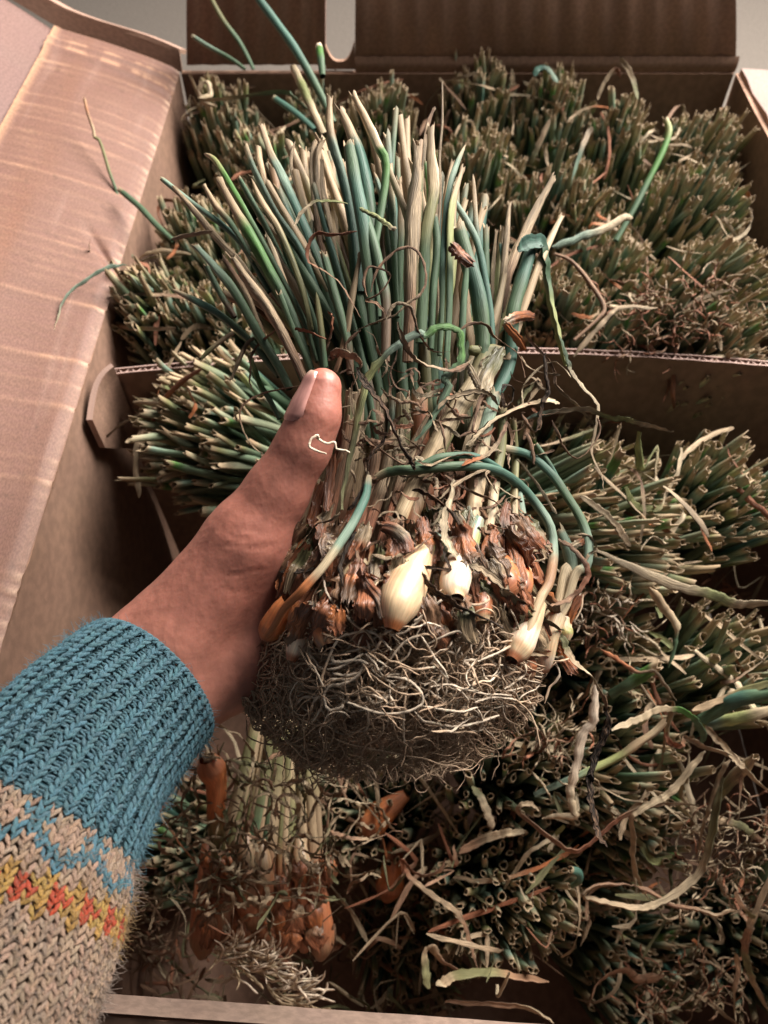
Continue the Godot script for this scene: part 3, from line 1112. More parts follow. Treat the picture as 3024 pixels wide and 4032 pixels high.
# ---------- the bunch in the hand ----------
# width in enlarged pixels | colours tip to base | tip | layer at tip, at base | places
const LEAVES := [
	"64|t2l2r3g9|point|.9,.7|A 405,410 490,460 590,620 730,860 960,1280 1180,1700 1300,2050",
	"92|t5r2g9|dry|1,.8|A 528,612 640,830 760,1040 900,1300 1080,1650 1220,2030 1290,2300",
	"58|s1p3u8|cut|.6,.5|A 735,348 800,530 960,860 1160,1150 1300,1480 1420,1800",
	"92|t4p2u4g5|dry|.8,.7|A 862,195 930,400 1010,560 1130,820 1280,1160 1440,1550 1530,1900",
	"70|t9|dry|.8,.6|A 180,690 330,860 530,1100 680,1260 860,1520 1060,1850",
	"58|p2u6|cut|.1,.1|A 70,605 300,790 560,980 720,1150 920,1500",
	"92|p1g9|dry|1,.9|A 345,1140 500,1310 650,1500 820,1800 1000,2100 1080,2260",
	"84|t9b2|dry|1.1,1|A 622,1205 740,1390 880,1580 1010,1800 1150,2080 1230,2260",
	"72|s1u2g6|point|.7,.8|A 150,1476 400,1600 600,1730 790,1910 1000,2160",
	"58|g4d1|cut|.8,.8|A 420,1290 540,1520 650,1700",
	"60|g8|cut|.3,.3|A 680,600 780,780 880,960 1000,1200 1150,1500",
	"84|t5s2r1g7|dry|.9,.9|B -20,-60 80,140 170,340 240,560 A 1720,1350 1730,1700",
	"92|t4p2u6|dry|.7,.5|A 1395,-20 1400,220 1440,400 1500,600 1580,1000 1640,1500",
	"112|t3u4g6|dry|.9,.8|A 1478,55 1570,260 1650,480 1710,800 1750,1200 1780,1700",
	"120|g2u5g4|cut|1,.9|A 1545,325 1590,600 1650,900 1700,1300 1740,1750",
	"78|t8b4|dry|.4,.4|A 1280,315 1260,500 1285,800 1320,1100 1400,1500",
	"58|t8|dry|.45,.4|A 1345,300 1300,420 1300,700 1360,1100",
	"52|t8|dry|.6,.5|A 1335,460 1345,700 1410,1000 1480,1400",
	"34|t8b2|point|.3,.3|A 1125,310 1095,430 1100,560 1160,760 1240,1050",
	"60|t4o6|point|.8,.8|A 780,605 860,790 970,960 1080,1200 1190,1500 1250,1800",
	"58|t4g4|dry|.2,.2|A 410,665 500,820 640,990 800,1260",
	"58|s3t6|dry|.7,.6|A 900,1055 960,1200 1040,1420 1130,1650",
	"72|b3t5b4|dry|.8,.7|A 570,1245 720,1500 850,1800 980,2100",
	"66|t6|cut|.0,.1|A 830,350 850,480 900,700 980,1000",
	"110|t9b2|dry|1,.9|B 480,345 480,600 440,900 430,1300 425,1700 410,2050",
	"110|t4s2o3g6|dry|.9,.9|B 590,205 600,480 620,700 560,1000 535,1400 515,1900",
	"46|b3t4|dry|.4,.4|B 615,60 565,200 540,420 520,700",
	"28|t9|dry|.6,.6|B 682,-160 682,160 660,450 668,720 640,1100",
	"56|s1p2u6g3|point|1,1|B 865,340 785,520 725,760 692,1150 680,1600 660,2000",
	"70|t3l4g5|dry|1.1,1|B 845,525 790,700 750,900 742,1200 740,1600 715,2050",
	"50|t2u7|point|.3,.4|B 925,570 935,720 955,1000 1010,1330 1060,1600 1085,1900",
	"72|p2u8|cut|.5,.6|B 775,780 880,950 965,1130 1020,1400 1065,1700 1080,2000",
	"146|g3u2g5|cut|.8,1|B 815,1010 880,1250 960,1500 1000,1850 985,2160",
	"60|t9|dry|.3,.5|B 1215,795 1190,1050 1160,1400 1115,1750 1085,2100",
	"90|t9b1|dry|.0,.3|B 1558,600 1420,850 1330,1050 1220,1320 1140,1650",
	"78|s2t6|dry|.7,.8|B 1622,905 1500,1150 1400,1400 1300,1700 1200,2040",
	"132|u3g4u3|cut|.6,.8|B 1385,1150 1340,1300 1280,1500 1235,1700 1215,2050 D 640,520",
	"62|s2t6o2|point|.8,.9|B 185,385 270,560 360,780 430,1000 465,1200 475,1500 420,1900",
	"56|t8|cut|.3,.3|B 285,380 260,600 280,900 320,1300",
	"96|g6d1|cut|.9,1|B 20,760 125,1060 195,1350 240,1600 235,2050",
	"62|s1g7|cut|.7,.7|B 270,500 290,800 305,1200 330,1700",
	"50|t1p2g6|point|.5,.5|B 145,555 200,720 260,900 310,1250",
	"56|r4g6|cut|.4,.4|B 545,480 580,720 570,1100 560,1600",
	"46|t8|dry|.2,.3|B 1110,1020 1085,1300 1075,1600 1060,1900",
	"42|u6g3|cut|.3,.4|B 1140,1120 1160,1300 1140,1700",
	"70|t3g5|dry|.7,.6|B 345,620 360,900 350,1300 330,1800",
	"60|t6|dry|.1,.1|B 760,480 720,700 700,1000 690,1400",
	"74|g7|cut|.7,.7|B 620,900 640,1150 610,1500 590,1950",
	"64|g7|cut|.9,.9|B 880,1300 850,1600 830,2050",
	"58|o3g6|point|.9,.9|A 1290,1500 1330,1800 1360,2100 C 760,250",
	"70|g8|cut|.9,.8|A 1000,1500 1120,1800 1240,2080 1290,2250",
	"70|g8|cut|.7,.7|A 1150,1400 1260,1700 1330,2000 1360,2200",
	"78|g8d1|cut|.9,.9|A 1350,1200 1460,1600 1540,1900 1560,2150",
	"66|g8|cut|.6,.6|A 800,1400 950,1700 1080,1960 1180,2200",
	"62|t7b2|dry|.9,.9|A 1640,1190 1580,1500 1530,1800 1470,2050 C 840,330",
	"46|o3t6|dry|.9,1|A 380,2030 450,1960 560,1870 640,1820",
	"44|t8|dry|.8,.9|A 620,2190 690,2020 740,1920 800,1860",
	"54|l2r4g4|cut|.2,.4|A 760,1990 810,2120 850,2230 C 330,560 400,700",
]
# stalks below the grip, running to the bulbs
const SHEATHS := [
	"150|o2s3c3|B 1100,1980 D 560,200 480,420 330,640 150,960 0,1230 -110,1480",
	"128|p2s3c3|D 640,500 560,760 520,980 500,1180 470,1400 440,1560",
	"96|o2t3n3|D 330,700 200,960 60,1250 C 1430,1560 1350,1760",
	"80|t3n4|D 120,700 C 1420,1000 1330,1300 1240,1560 1150,1800",
	"90|t3n4|C 1300,800 1240,1100 1150,1400 1040,1700 960,1950",
	"70|b2n4|C 960,700 900,1000 840,1300 780,1560 700,1800",
	"70|n5b2|C 900,1000 830,1200 770,1480 680,1700 560,1930",
	"80|o3s3|D 700,600 690,900 640,1200 600,1500 560,1700",
	"72|t4n4|D 520,600 430,900 330,1250 260,1560",
	"60|o3t3|D 780,700 800,1000 790,1300 800,1600 830,1900",
	"64|p2s3c2|D 820,1250 860,1500 890,1750 900,2000",
	"88|b3n5|C 1180,900 1120,1250 1050,1520 1000,1760",
	"70|b4n3|C 1500,900 1440,1250 1380,1500",
	"66|n4x2|C 720,1200 650,1480 560,1720 470,1980",
]
const ARCHES := [
	"68|u5p3s1x6x3|1.25,1.85|n|C 1100,1160 1085,1290 1040,1400 960,1550 860,1700 740,1870 640,1980 560,2070 E 480,690 400,830 345,905",
	"82|g6u3p5b1c4|1.2,1.35|n|C 1185,1150 D -180,1110 0,1100 200,1080 450,1070 660,1110 830,1220 970,1380 1070,1540 1095,1720 1090,1850 1060,2000 F 1060,600 960,850 870,1060",
	"60|g5u4|1.2,1.25|n|D 10,1030 60,1060 200,1000 420,985 560,1020 680,1090",
	"84|u4g4p3s3c3|1.0,.9|n|D 700,930 900,980 1080,1130 1200,1300 1310,1480 1370,1660 1360,1850 F 1330,420 1250,680 1130,850 1070,1100",
	"104|p3s4c2|.5,.6|n|D 1140,1570 1220,1750 1250,1950 F 1260,380 1200,680 1120,900",
	"50|g5u2|.9,1|n|D 960,900 1000,960 1080,1080 1180,1260",
]
const STRANDS := [
	"56|o2l3p2r2r2g6|1.25|.3|.6|C 885,1420 930,1130 1000,800 1050,560 1090,400 1180,260 1300,150 1480,40 B 560,1850 640,1790 740,1775 812,1812 830,1900 825,2040 760,2110 690,2180 D 270,440 200,600 100,760 0,880",
	"66|s5t4o2|1.3|.3|.8|D 310,1180 290,1330 240,1480 245,1640 300,1740 430,1830 560,1900 700,2010 F 800,580 1020,730 1130,800 1240,870",
	"62|o2t4s3b2|1.3|.3|3|F 1215,890 1260,1010 1330,1120 1430,1200 1530,1340 1575,1480",
	"58|b2d6b3|1.3|.5|2|F 1578,1470 1590,1600 1545,1720 1480,1880 1445,2060 G 255,1500 265,1700 300,1850 325,1990 390,2060",
	"76|s4t3s2|1.25|.22|.8|D 425,930 470,860 560,770 700,670 900,590 1050,560 1140,570",
	"50|p1s4l2s3|1.2|.4|.8|D 880,700 1000,660 1140,635 1300,620 1440,645 1560,690 1680,700 1800,740 1900,760 2050,800",
	"52|d3b3d3|1.35|.6|2|C 1010,300 1060,400 1110,470 1230,620 1310,800 1380,950 1450,1060 1470,1090",
	"60|b3t3b2|1.3|.25|2|C 790,240 830,180 900,175 1000,210 1045,280 1020,320",
	"34|b4d4|1.3|.5|3|C 1235,830 1200,900 1110,1000 1085,1150 1040,1270 990,1370 930,1420",
	"46|d5|1.3|.6|2|E 150,135 145,220 90,265 140,340 280,370 450,400 600,400 715,375",
	"24|b5t2|1.2|.6|3|B 120,1500 180,1310 330,1165 465,1160 545,1290 550,1440 500,1530 400,1600 310,1680 100,1760 -20,1810",
	"28|n4b3|1.15|.4|3|A 1610,1020 1450,1050 1290,1040 1225,1150 1230,1260 1330,1320 1450,1400 1540,1520 1640,1700",
	"26|t3b4|1.25|.5|3|B 240,1720 275,1640 335,1590 430,1620 470,1740 500,1830 560,1920 620,1970 745,1970",
	"46|t5b1|1.3|.3|5|B 330,1740 390,1900 450,2000 560,2080 700,2110 800,2110 890,2060",
	"26|b5|1.25|.6|3|B 815,1805 900,1750 1030,1755 1090,1850 1190,1920 1290,2000 1330,2150 D 870,370",
	"24|b5|1.25|.6|3|D 1085,710 1140,830 1180,920 1280,1010 1400,920 1465,780 1440,690",
	"36|d4b2|1.3|.7|2|D 1030,180 1040,350 1062,480 1020,560 1000,640 960,790",
	"26|b4t2|1.15|.5|3|D 870,10 930,100 1060,240 1110,340 1120,440 1250,560 1310,620 1420,750",
	"22|t4|1.2|.5|2|D 1155,352 1030,340 900,290 840,200",
	"22|s4|1.25|.6|2|D 860,430 990,300 1100,250 1180,300 1235,370",
	"40|g2s3t3|.9|.4|1|D 1080,-20 1150,80 1215,250 1245,335 1330,450 1450,600 1425,800 1400,980 1480,1150 1495,1290",
	"24|b5|1.2|.5|2|D 720,690 770,850 740,1000 752,1090",
	"32|b5|1.25|.5|3|D 850,660 900,750 940,800 990,770 1000,680",
	"30|b4|1.2|.5|2|D 870,790 920,900 945,1060",
	"34|x2t3b2|1.35|.5|2|D 380,1062 470,1020 560,990 640,920 700,800 735,720",
	"40|b3d3b3|1.3|.5|3|D -20,1255 100,1290 270,1410 380,1560 450,1620 500,1750 580,1900",
	"26|t5|1.3|.5|2|D 200,1330 350,1200 520,1110 605,1095 570,1150 650,1270",
	"24|b5|1.25|.5|2|D 240,1140 450,1270 600,1330 700,1395",
	"44|b3n4b2|1.3|.4|3|F 1195,150 1300,210 1400,320 1435,430 1380,530 1280,620 1140,665",
	"36|t5|1.1|.4|1|A 150,1085 300,1050 470,1020",
	"36|s3l3|1.15|.4|1|A 1120,980 1180,870 1280,790 1400,785 1535,805",
	"46|l5s1|1.2|.3|1|B 30,845 160,900 280,985 305,1010",
	"28|b3t3|1.2|.5|2|C 1040,0 960,70 920,130 950,250 990,380 1030,490",
	"20|t4b2|1.2|.5|2|C 980,400 960,520 990,680 1040,790 1140,890 1300,1020 1420,1070",
	"30|n6|1.2|.3|2|A 1120,1790 1230,1810 1370,1870",
	"56|n5b2|1.15|.3|2|A 1385,1650 1420,1720 1400,1850 1370,1960",
	"24|b4|1.1|.5|2|A 970,1800 850,1900 780,2000 770,2140 C 170,420 200,490",
	"16|b5t2|1.6|.5|1|C 560,440 300,490 150,560 90,650 120,800 200,920 265,970",
	"34|t2s4|1.6|.3|1|C 255,960 330,1060 390,1110 440,1155",
	"22|b4|1.25|.6|4|B 90,1540 65,1400 120,1300 270,1370 200,1500 80,1570 170,1590 250,1690",
	"22|t4b2|1.3|.5|3|D 20,1030 130,1060 250,1010 380,980 480,990",
	"34|t4|1.3|.35|3|D 190,620 260,540 380,500 520,480 600,510 660,590",
	"24|b4|1.25|.5|3|D 530,500 490,640 460,780 480,810",
	"22|b4|1.25|.5|3|D 180,660 230,800 250,960",
	"32|b2t3|1.25|.5|2|D 200,715 330,700 450,685",
	"34|d3b3|1.25|.6|3|D 690,480 720,430 780,460 770,560 720,600 700,560 690,490",
	"42|o2t3|1.1|.4|2|D 820,600 880,500 970,410 985,430 900,560",
	"22|s4|1.2|.5|2|D 430,940 420,900 470,850 530,870 560,830",
	"30|t3b3|1.3|.4|2|E 1170,265 1290,300 1400,270 1500,230 1580,170 1660,110",
	"24|b5|1.25|.5|2|E 1030,170 1060,290 1080,450 1110,650 1130,760 1140,860",
	"34|d5b2|1.3|.6|3|C 1000,1590 950,1680 880,1850 900,1980 920,2100 940,2190",
	"30|t4|1.25|.5|3|C 880,1440 800,1500 700,1530 620,1620 560,1720",
	"60|b4d3|1.3|.4|3|F 80,350 130,450 220,550 330,610 420,680 550,740 700,820 760,850",
	"22|b4d2|1.3|.5|2|F 100,360 220,370 340,380 310,300 290,220",
	"20|t4|1.2|.5|2|F 940,240 1050,240 1090,300 1000,320",
	"26|t4|1.2|.5|2|D 800,1010 900,1120 1030,1300 1120,1450",
	"24|b3t3|1.15|.5|2|F 980,60 1050,180 1090,100 1180,170",
	"26|t4|1.1|.5|2|F 1330,110 1450,130 1500,220 1440,260 1400,330",
	"30|t4s2|1.2|.5|2|F 960,1050 1060,1060 1160,1080 1250,1080",
	"24|b4|1.2|.5|2|F 1000,960 1080,1010 1180,1030",
	"30|x3b3|1.3|.3|2|E 430,460 420,560 450,600",
]
const FLAKES := [
	"150|1.0|n3x3n2|1.25|E 660,190 560,340 500,520 430,640",
	"170|1.2|t3n3|1.25|E 1130,20 1080,160 1010,290",
	"150|1.3|n2t2n3|1.35|E 1240,40 1350,80 1430,160 1450,240",
	"120|1.1|n4b2|1.35|E 1100,400 1130,500 1210,620 1250,760",
	"190|.9|x3n3|1.35|E 915,690 905,760 895,830 890,880",
	"230|1.3|n3x2b2|1.2|E 900,520 860,700 830,880",
	"110|1.1|n5|1.2|E 520,560 430,700 330,820",
	"150|1.0|b3n3|1.1|E 330,720 260,860 190,1040 150,1150",
	"130|1.1|x3n4|1.15|F 660,120 640,260 690,420 720,520",
	"170|1.2|n3x3n2|1.1|F 800,0 790,160 830,330 870,520",
	"120|1.0|x4n2|1.2|F 900,180 890,320 920,450 930,540",
	"110|.9|x3n3|1.2|F 690,60 670,180 720,320",
	"150|.8|x4n2|1.1|F 560,420 560,560 540,690",
	"120|1.0|n3x3|.9|F 1370,580 1310,700 1260,820",
	"150|.9|x3n2|.8|F 1230,980 1260,1100 1330,1200",
	"100|1.0|x4|1.3|B 1180,1750 1240,1820 1300,1900 1330,1960",
	"130|.8|t2x3n2|1.2|B 1180,1740 1290,1700 1410,1700",
	"150|1.0|n2x2n3|1.2|B 760,1120 830,1200 930,1280",
	"110|1.0|n4|1.2|C 820,980 800,1100 780,1260 770,1420",
	"170|.9|n5|1.0|C 760,1200 710,1400 680,1560",
	"150|1.0|b2n3|1.1|C 1080,1560 1000,1700 930,1850",
	"200|.9|o3s3|1.25|D 690,140 620,260 560,380 540,480",
	"90|1.0|s3t3|1.3|D 430,270 470,350 520,450",
	"110|1.0|x2n3|1.15|D 590,1530 620,1640 600,1760",
	"110|1.0|n3b2|1.15|D 740,1350 720,1500 760,1640",
	"90|1.0|s4x1|1.2|D 1250,1700 1290,1680 1340,1650",
	"120|1.0|n4|1.2|F 200,120 240,220 180,330",
	"100|1.0|t3n3|1.25|F 440,60 400,150 360,240",
]

func row_of(text: String) -> PackedStringArray:
	return text.split("|")

func build_held() -> void:
	var hub := at(1560, 1700, .35)
	var b := thing("held_onion_bunch", "big bunch of onion seedlings with bulbs and tangled roots, held up by the hand", "onion bunch", hub)
	for text in LEAVES:
		var q := row_of(text)
		var l := q[3].split(",")
		var p := path_held(q[4], float(l[0]), float(l[1]))
		var w := float(q[0]) * .42 / F * .345
		piece("leaf", leaf(p, w, q[1], q[2], 20, 10), M.dry if q[1].begins_with("t9") or q[1].begins_with("t8") or q[1].begins_with("b") else M.leaf, b)
	# leaves deeper in the bunch
	for k in 130:
		var u := rng.randf_range(-1, 1)
		var l := rng.randf_range(-.9, .55)
		var top := rng.randf_range(760, 1250) - 330.0 * (1.0 - u * u)
		var lean := rng.randf_range(-130, 130)
		var tx := 1480 + u * 560 + lean
		var xs := PackedFloat32Array([tx, lerpf(tx, 1580 + u * 330, .5) - u * 30 + rng.randf_range(-55, 55), 1590 + u * 290, 1620 + u * 250])
		var ys := PackedFloat32Array([top, lerpf(top, 1450, .5), 1450, 1750])
		var p := PackedVector3Array()
		for i in 4: p.append(at(xs[i], ys[i], held(xs[i], ys[i], l)))
		var code: String = ["g9", "t3g6", "u3g6", "t8", "b2g6", "t2l2g6", "g5u4", "s2t4o3", "g9d2", "u2g9", "b2t5o3", "t6o4"][rng.randi() % 12]
		piece("leaf", leaf(p, rng.randf_range(.0036, .0062), code, ["cut", "dry", "dry"][rng.randi() % 3], 10, 7), M.leaf, b)
	for text in SHEATHS:
		var q := row_of(text)
		var p := path_held(q[2], .95, 1.0)
		piece("sheath", leaf(p, float(q[0]) * .5 / F * .33, q[1], "cut", 16, 12), M.dry if q[1].begins_with("t") or q[1].begins_with("b") else M.leaf, b)
	for k in 60:
		var u := rng.randf_range(-1, 1)
		var l := rng.randf_range(-.8, .85)
		var p := PackedVector3Array()
		var v := clampf(u + rng.randf_range(-.15, .15), -1, 1)
		for i in 5:
			var f := i / 4.0
			var x := lerpf(1600 + u * 270, 1590 + v * 500, smoothstep(.1, 1.0, f))
			var y := lerpf(1560, 2400, f)
			p.append(at(x, y, held(x, y, l)))
		piece("sheath", leaf(p, rng.randf_range(.005, .009), ["o2t3n3", "t3n3", "p2s3c3", "b3n4", "o3s3t2", "n4b2"][rng.randi() % 6], "cut", 10, 8), M.dry if rng.randf() < .6 else M.leaf, b)
	for text in ARCHES:
		var q := row_of(text)
		var l := q[2].split(",")
		var p := path_held(q[4], float(l[0]), float(l[1]))
		piece("bent_leaf", leaf(p, float(q[0]) * .5 / F * .30, q[1], "cut", 34, 12), M.leaf, b)
	# the leaf folded over its own tip on the right
	piece("folded_leaf", strand(path_held("B 1285,1160 1330,1115 1400,1100 1470,1108 1490,1230 1510,1420 1570,1740 1659,2080", .9, .8), .0066, "u2u3g4l2", .5, .3, 40, 10, .45, .1, .3), M.leaf, b)
	# bulbs: path, radii in pixels
	var bulbs := [
		["E 1690,130 1600,225 1500,400 1420,560 1370,700 1325,860", [24, 34, 66, 80, 66, 26], "p1l1c4c4c2x1", 1.3],
		["F 570,-10 520,120 450,280 395,430 375,560 390,620", [22, 32, 50, 58, 50, 30], "p2l1w3w3c1", 1.25],
		["E 1140,190 1070,340 1010,500 990,660", [28, 40, 46, 30], "n1c3c3n1", 1.2],
		["E 740,470 690,620 640,780 580,960 535,1100", [26, 30, 36, 42, 20], "o2w3c3w2n1", 1.2],
		["E 520,640 440,740 370,860 330,920", [38, 46, 50, 24], "x3x4n1", 1.4],
		["E 850,560 830,760 810,900 830,1000", [40, 52, 56, 30], "n3x3b1", 1.15],
		["F 1010,640 950,830 880,1000 830,1100", [48, 54, 56, 24], "c4w2c3n1", 1.3],
		["F 1180,740 1110,920 1080,1080 1080,1180", [44, 46, 44, 24], "s2c3w2n1", .9],
		["F 760,300 770,420 760,520 730,580", [36, 58, 66, 30], "x3n3", 1.1],
		["F 640,430 610,560 590,700 600,800", [30, 40, 40, 24], "x4n2c1", 1.15],
		["F 900,360 910,450 900,540 880,590", [30, 44, 44, 20], "x3n3", 1.1],
		["F 1250,760 1230,840 1240,900 1250,950", [30, 40, 40, 20], "c3l2c2", .8],
		["F 920,1060 930,1150 940,1220 945,1260", [40, 48, 40, 20], "n3b3", .9],
		["E 330,800 250,940 200,1040 170,1100", [30, 38, 36, 18], "n3b3", 1.0],
		["E 720,1100 660,1230 620,1330 600,1400", [24, 30, 30, 16], "s3c3b1", .9],
	]
	for q in bulbs:
		var r := PackedFloat32Array()
		for x in q[1]: r.append(x / F * .30)
		piece("bulb", bulb(path_held(q[0], q[3] * .85, q[3]), r, q[2]), M.bulb, b)
	for text in FLAKES:
		var q := row_of(text)
		var l := float(q[3])
		piece("papery_skin", flake(path_held(q[4], l, l), float(q[0]) * .25 / F * .30, float(q[1]), q[2], .45, rng.randf_range(-.5, .5)), M.paper, b)
	for k in 95:
		var x := rng.randf_range(1150, 2080)
		var y := rng.randf_range(1980, 2420)
		var l := rng.randf_range(.98, 1.32)
		var dx := (x - 1600) * .22 + rng.randf_range(-30, 30)
		var p := PackedVector3Array()
		for i in 4: p.append(at(x + dx * i / 3.0, y + 52.0 * i * rng.randf_range(.8, 1.1), held(x + dx * i / 3.0, y + 50.0 * i, l + rng.randf_range(-.05, .08))))
		piece("papery_skin", flake(p, rng.randf_range(.0030, .0070), rng.randf_range(.7, 1.4), ["n5", "b3n3", "t3n3", "n3x2b2", "o2t3", "b4"][rng.randi() % 6], .6, rng.randf_range(-.8, .8)), M.paper, b)
	for text in STRANDS:
		var q := row_of(text)
		var l := float(q[2])
		piece("dry_strand", strand(path_held(q[5], l, l), float(q[0]) * .5 / F * .305, q[1], float(q[3]), float(q[4]), 0, 8), M.dirt if q[1].count("d") > 0 and q[1].count("t") == 0 else M.dry, b)
	# finer dry wisps round the neck
	for k in 130:
		var x := rng.randf_range(1380, 2080)
		var y := rng.randf_range(1450, 2250)
		var l := rng.randf_range(1.0, 1.25)
		var a := rng.randf_range(0, TAU)
		var p := PackedVector3Array()
		for i in rng.randi_range(4, 7):
			p.append(at(x, y, held(x, y, l)))
			a += rng.randf_range(-1.1, 1.1)
			x += cos(a) * rng.randf_range(22, 48)
			y += sin(a) * rng.randf_range(22, 48)
		piece("dry_strand", strand(p, rng.randf_range(.0006, .0019), ["b5", "t5", "b3t3", "n3b3", "s4b2"][rng.randi() % 5], .5, 3.0, 0, 6), M.dry, b)
	# roots
	var core_p := path_held("E 1180,650 1170,900 1120,1250 1060,1560 1020,1760", -.1, -.05)
	var core := bulb(core_p, PackedFloat32Array([.010, .034, .042, .034, .008]), "q3q2q3", 28)
	var ball := piece("root_ball", core, M.root, b)
	ball.position += Vector3.ZERO
	var mass := Sheet.new()
	for k in 2300:
		var mx := rng.randf_range(-1, 1)
		var my := rng.randf()
		var y := 2425 + 615 * my
		var wide := lerpf(560, 330, smoothstep(.45, 1.0, my)) * (1.0 if my > .12 else .75)
		var x := 1545 + mx * wide - 60.0 * my
		var l := rng.randf_range(.70, 1.18) if k % 5 else rng.randf_range(.2, .8)
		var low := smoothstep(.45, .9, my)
		var p := PackedVector3Array()
		var a := rng.randf_range(0, TAU)
		if rng.randf() < .55: a = rng.randf_range(-.6, .5) + (PI if rng.randf() < .5 else 0.0)
		if mx < -.72: a = PI * .5 + rng.randf_range(-.35, .35)
		var stepl := rng.randf_range(16, 34)
		var bend := rng.randf_range(-.35, .35)
		for i in rng.randi_range(6, 12):
			p.append(at(x, y, held(x, y, l)))
			a += bend + rng.randf_range(-.65, .65)
			x += cos(a) * stepl
			y += sin(a) * stepl
			l += rng.randf_range(-.07, .07)
			var out := Vector2((x - 1530) / 600.0, (y - 2640) / 430.0).length()
			if out > (1.0 if k % 12 else 1.18): a = atan2(2640 - y, 1530 - x) + rng.randf_range(-.9, .9)
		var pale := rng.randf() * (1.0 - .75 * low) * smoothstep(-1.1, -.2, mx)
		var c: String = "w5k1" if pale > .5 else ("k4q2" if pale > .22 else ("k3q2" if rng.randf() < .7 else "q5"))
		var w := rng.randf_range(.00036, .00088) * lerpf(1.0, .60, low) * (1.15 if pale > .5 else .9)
		if k % 14 == 0:
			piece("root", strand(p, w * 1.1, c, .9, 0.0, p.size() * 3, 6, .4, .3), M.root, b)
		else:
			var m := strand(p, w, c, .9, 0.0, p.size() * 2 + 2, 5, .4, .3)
			var arr := m.surface_get_arrays(0)
			var at0 := mass.v.size()
			mass.v.append_array(arr[Mesh.ARRAY_VERTEX])
			mass.n.append_array(arr[Mesh.ARRAY_NORMAL])
			mass.c.append_array(arr[Mesh.ARRAY_COLOR])
			mass.t.append_array(arr[Mesh.ARRAY_TEX_UV])
			for e in arr[Mesh.ARRAY_INDEX]: mass.ix.append(e + at0)
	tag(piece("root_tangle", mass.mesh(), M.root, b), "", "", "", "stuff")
	for text in [
		"22|w6|E 820,1170 900,1160 1000,1110 1100,1050", "26|w5k1|E 1320,1020 1220,910 1130,870 1050,880 930,910 870,990 830,1080 790,1180 770,1280 775,1360",
		"26|w6|E 935,1450 930,1470 840,1490 800,1430 795,1360 850,1300 960,1280 1060,1220 1100,1140", "24|k3w3|E 775,1370 780,1440 740,1530 690,1595",
		"24|w5k2|E 780,410 800,530 850,630 950,740 1050,830 1140,890 1190,980", "14|k4|E 590,850 660,845 780,890 900,930 1020,985 1110,1010 1250,1060",
		"18|k4|E 400,990 520,945 580,970 620,1050 680,1150 730,1200", "26|w6|E 1290,1230 1440,1250 1530,1320 1570,1400 1530,1470 1400,1510 1250,1520 1100,1480 980,1430",
		"26|w6k1|E 1320,900 1420,880 1500,820 1580,740 1660,680 F 60,800 160,720 290,620 400,610 520,660 610,650 650,620 630,580",
		"18|k5|F 540,20 F 440,475 350,520 260,555", "24|w5|F -20,1180 120,1165 240,1140 180,1010 110,900", "26|w5|F 240,1140 320,1240 300,1180 230,1090",
		"22|w5|F 170,970 290,910 400,870 450,900 500,960 510,1040", "24|w5k1|F 560,1110 680,1060 780,1010 920,940", "26|w4k2|F 870,890 890,1000 915,1080",
		"20|w5|F 190,1310 330,1290 460,1330 600,1360 730,1370 830,1375", "20|w5|F 540,1430 680,1390 800,1400 870,1415", "22|w5|F 130,1460 240,1480 360,1500 470,1500 560,1470",
		"26|w6|F 300,1610 420,1620 560,1590 730,1535", "22|w5k1|F 60,1500 140,1580 260,1600 270,1640 340,1665 480,1660 555,1680", "18|w4|F 560,1480 600,1580 560,1670",
		"14|k4|E 850,1690 960,1750 F 0,1850 130,1870 270,1920 380,1930 440,1960 490,1945", "24|w5k1|E 1310,1100 1400,980 1480,930 1560,900 1620,900", "20|w5|E 1420,1500 1415,1620 1425,1750",
		"18|k4|E 1130,1030 1250,1060 1300,1100 1380,1120 1500,1170 1650,1160", "20|w5|E 1300,1100 1230,1180 1190,1120 1120,1050", "20|k5|E 1100,1150 1200,1240 1350,1340 1450,1370 1560,1360",
		"18|k4|E 900,1340 1000,1370 1130,1310 1210,1360 1290,1435", "20|w4|F 820,700 870,800 890,900 860,960", "18|k4|F 1390,580 1380,680 1330,780",
		"22|k4|E 280,730 230,760 170,890 195,970 160,1100 100,1200 90,1290 110,1330", "16|k4|E 170,880 130,830 200,770", "14|k3|E 60,1150 120,1120 30,1250",
		"18|k5|E 450,1600 480,1720 560,1790 620,1860 700,1900", "14|q5|E 720,1930 740,2040 700,2080 ", "18|k4|E 1130,1910 1200,2030 1170,1960 1110,1920",
		"30|w5|E 860,1060 870,1110 960,1110 1060,1100 1140,1130", "28|w4k2|E 860,1200 960,1220 1080,1190 1180,1130", "26|w4k2|E 830,1250 960,1250 1060,1230",
		"18|q4|E 330,1680 330,1800 380,1960", "20|k4|F 850,1400 960,1500 1020,1620 1050,1780", "18|q4|F 900,1500 930,1600 900,1650",
	]:
		var q := row_of(text)
		piece("root", strand(path_held(q[2], 1.22, 1.24), float(q[0]) * .38 / F * .29, q[1], .92, 0.0, 0, 8, .6, .22), M.root, b)
	# pale root lying against the thumb
	piece("root", strand(path_flat("C 770,975 680,945 640,920 637,890 665,845 700,828 708,842 700,852 770,893 835,885 848,935 920,945 950,965", .2845, .290), .0009, "w6", .9, 0.0, 50, 8, .7, .1), M.root, b)

# ---------- the bunches packed in the box ----------
var stubs: Array[ArrayMesh] = []

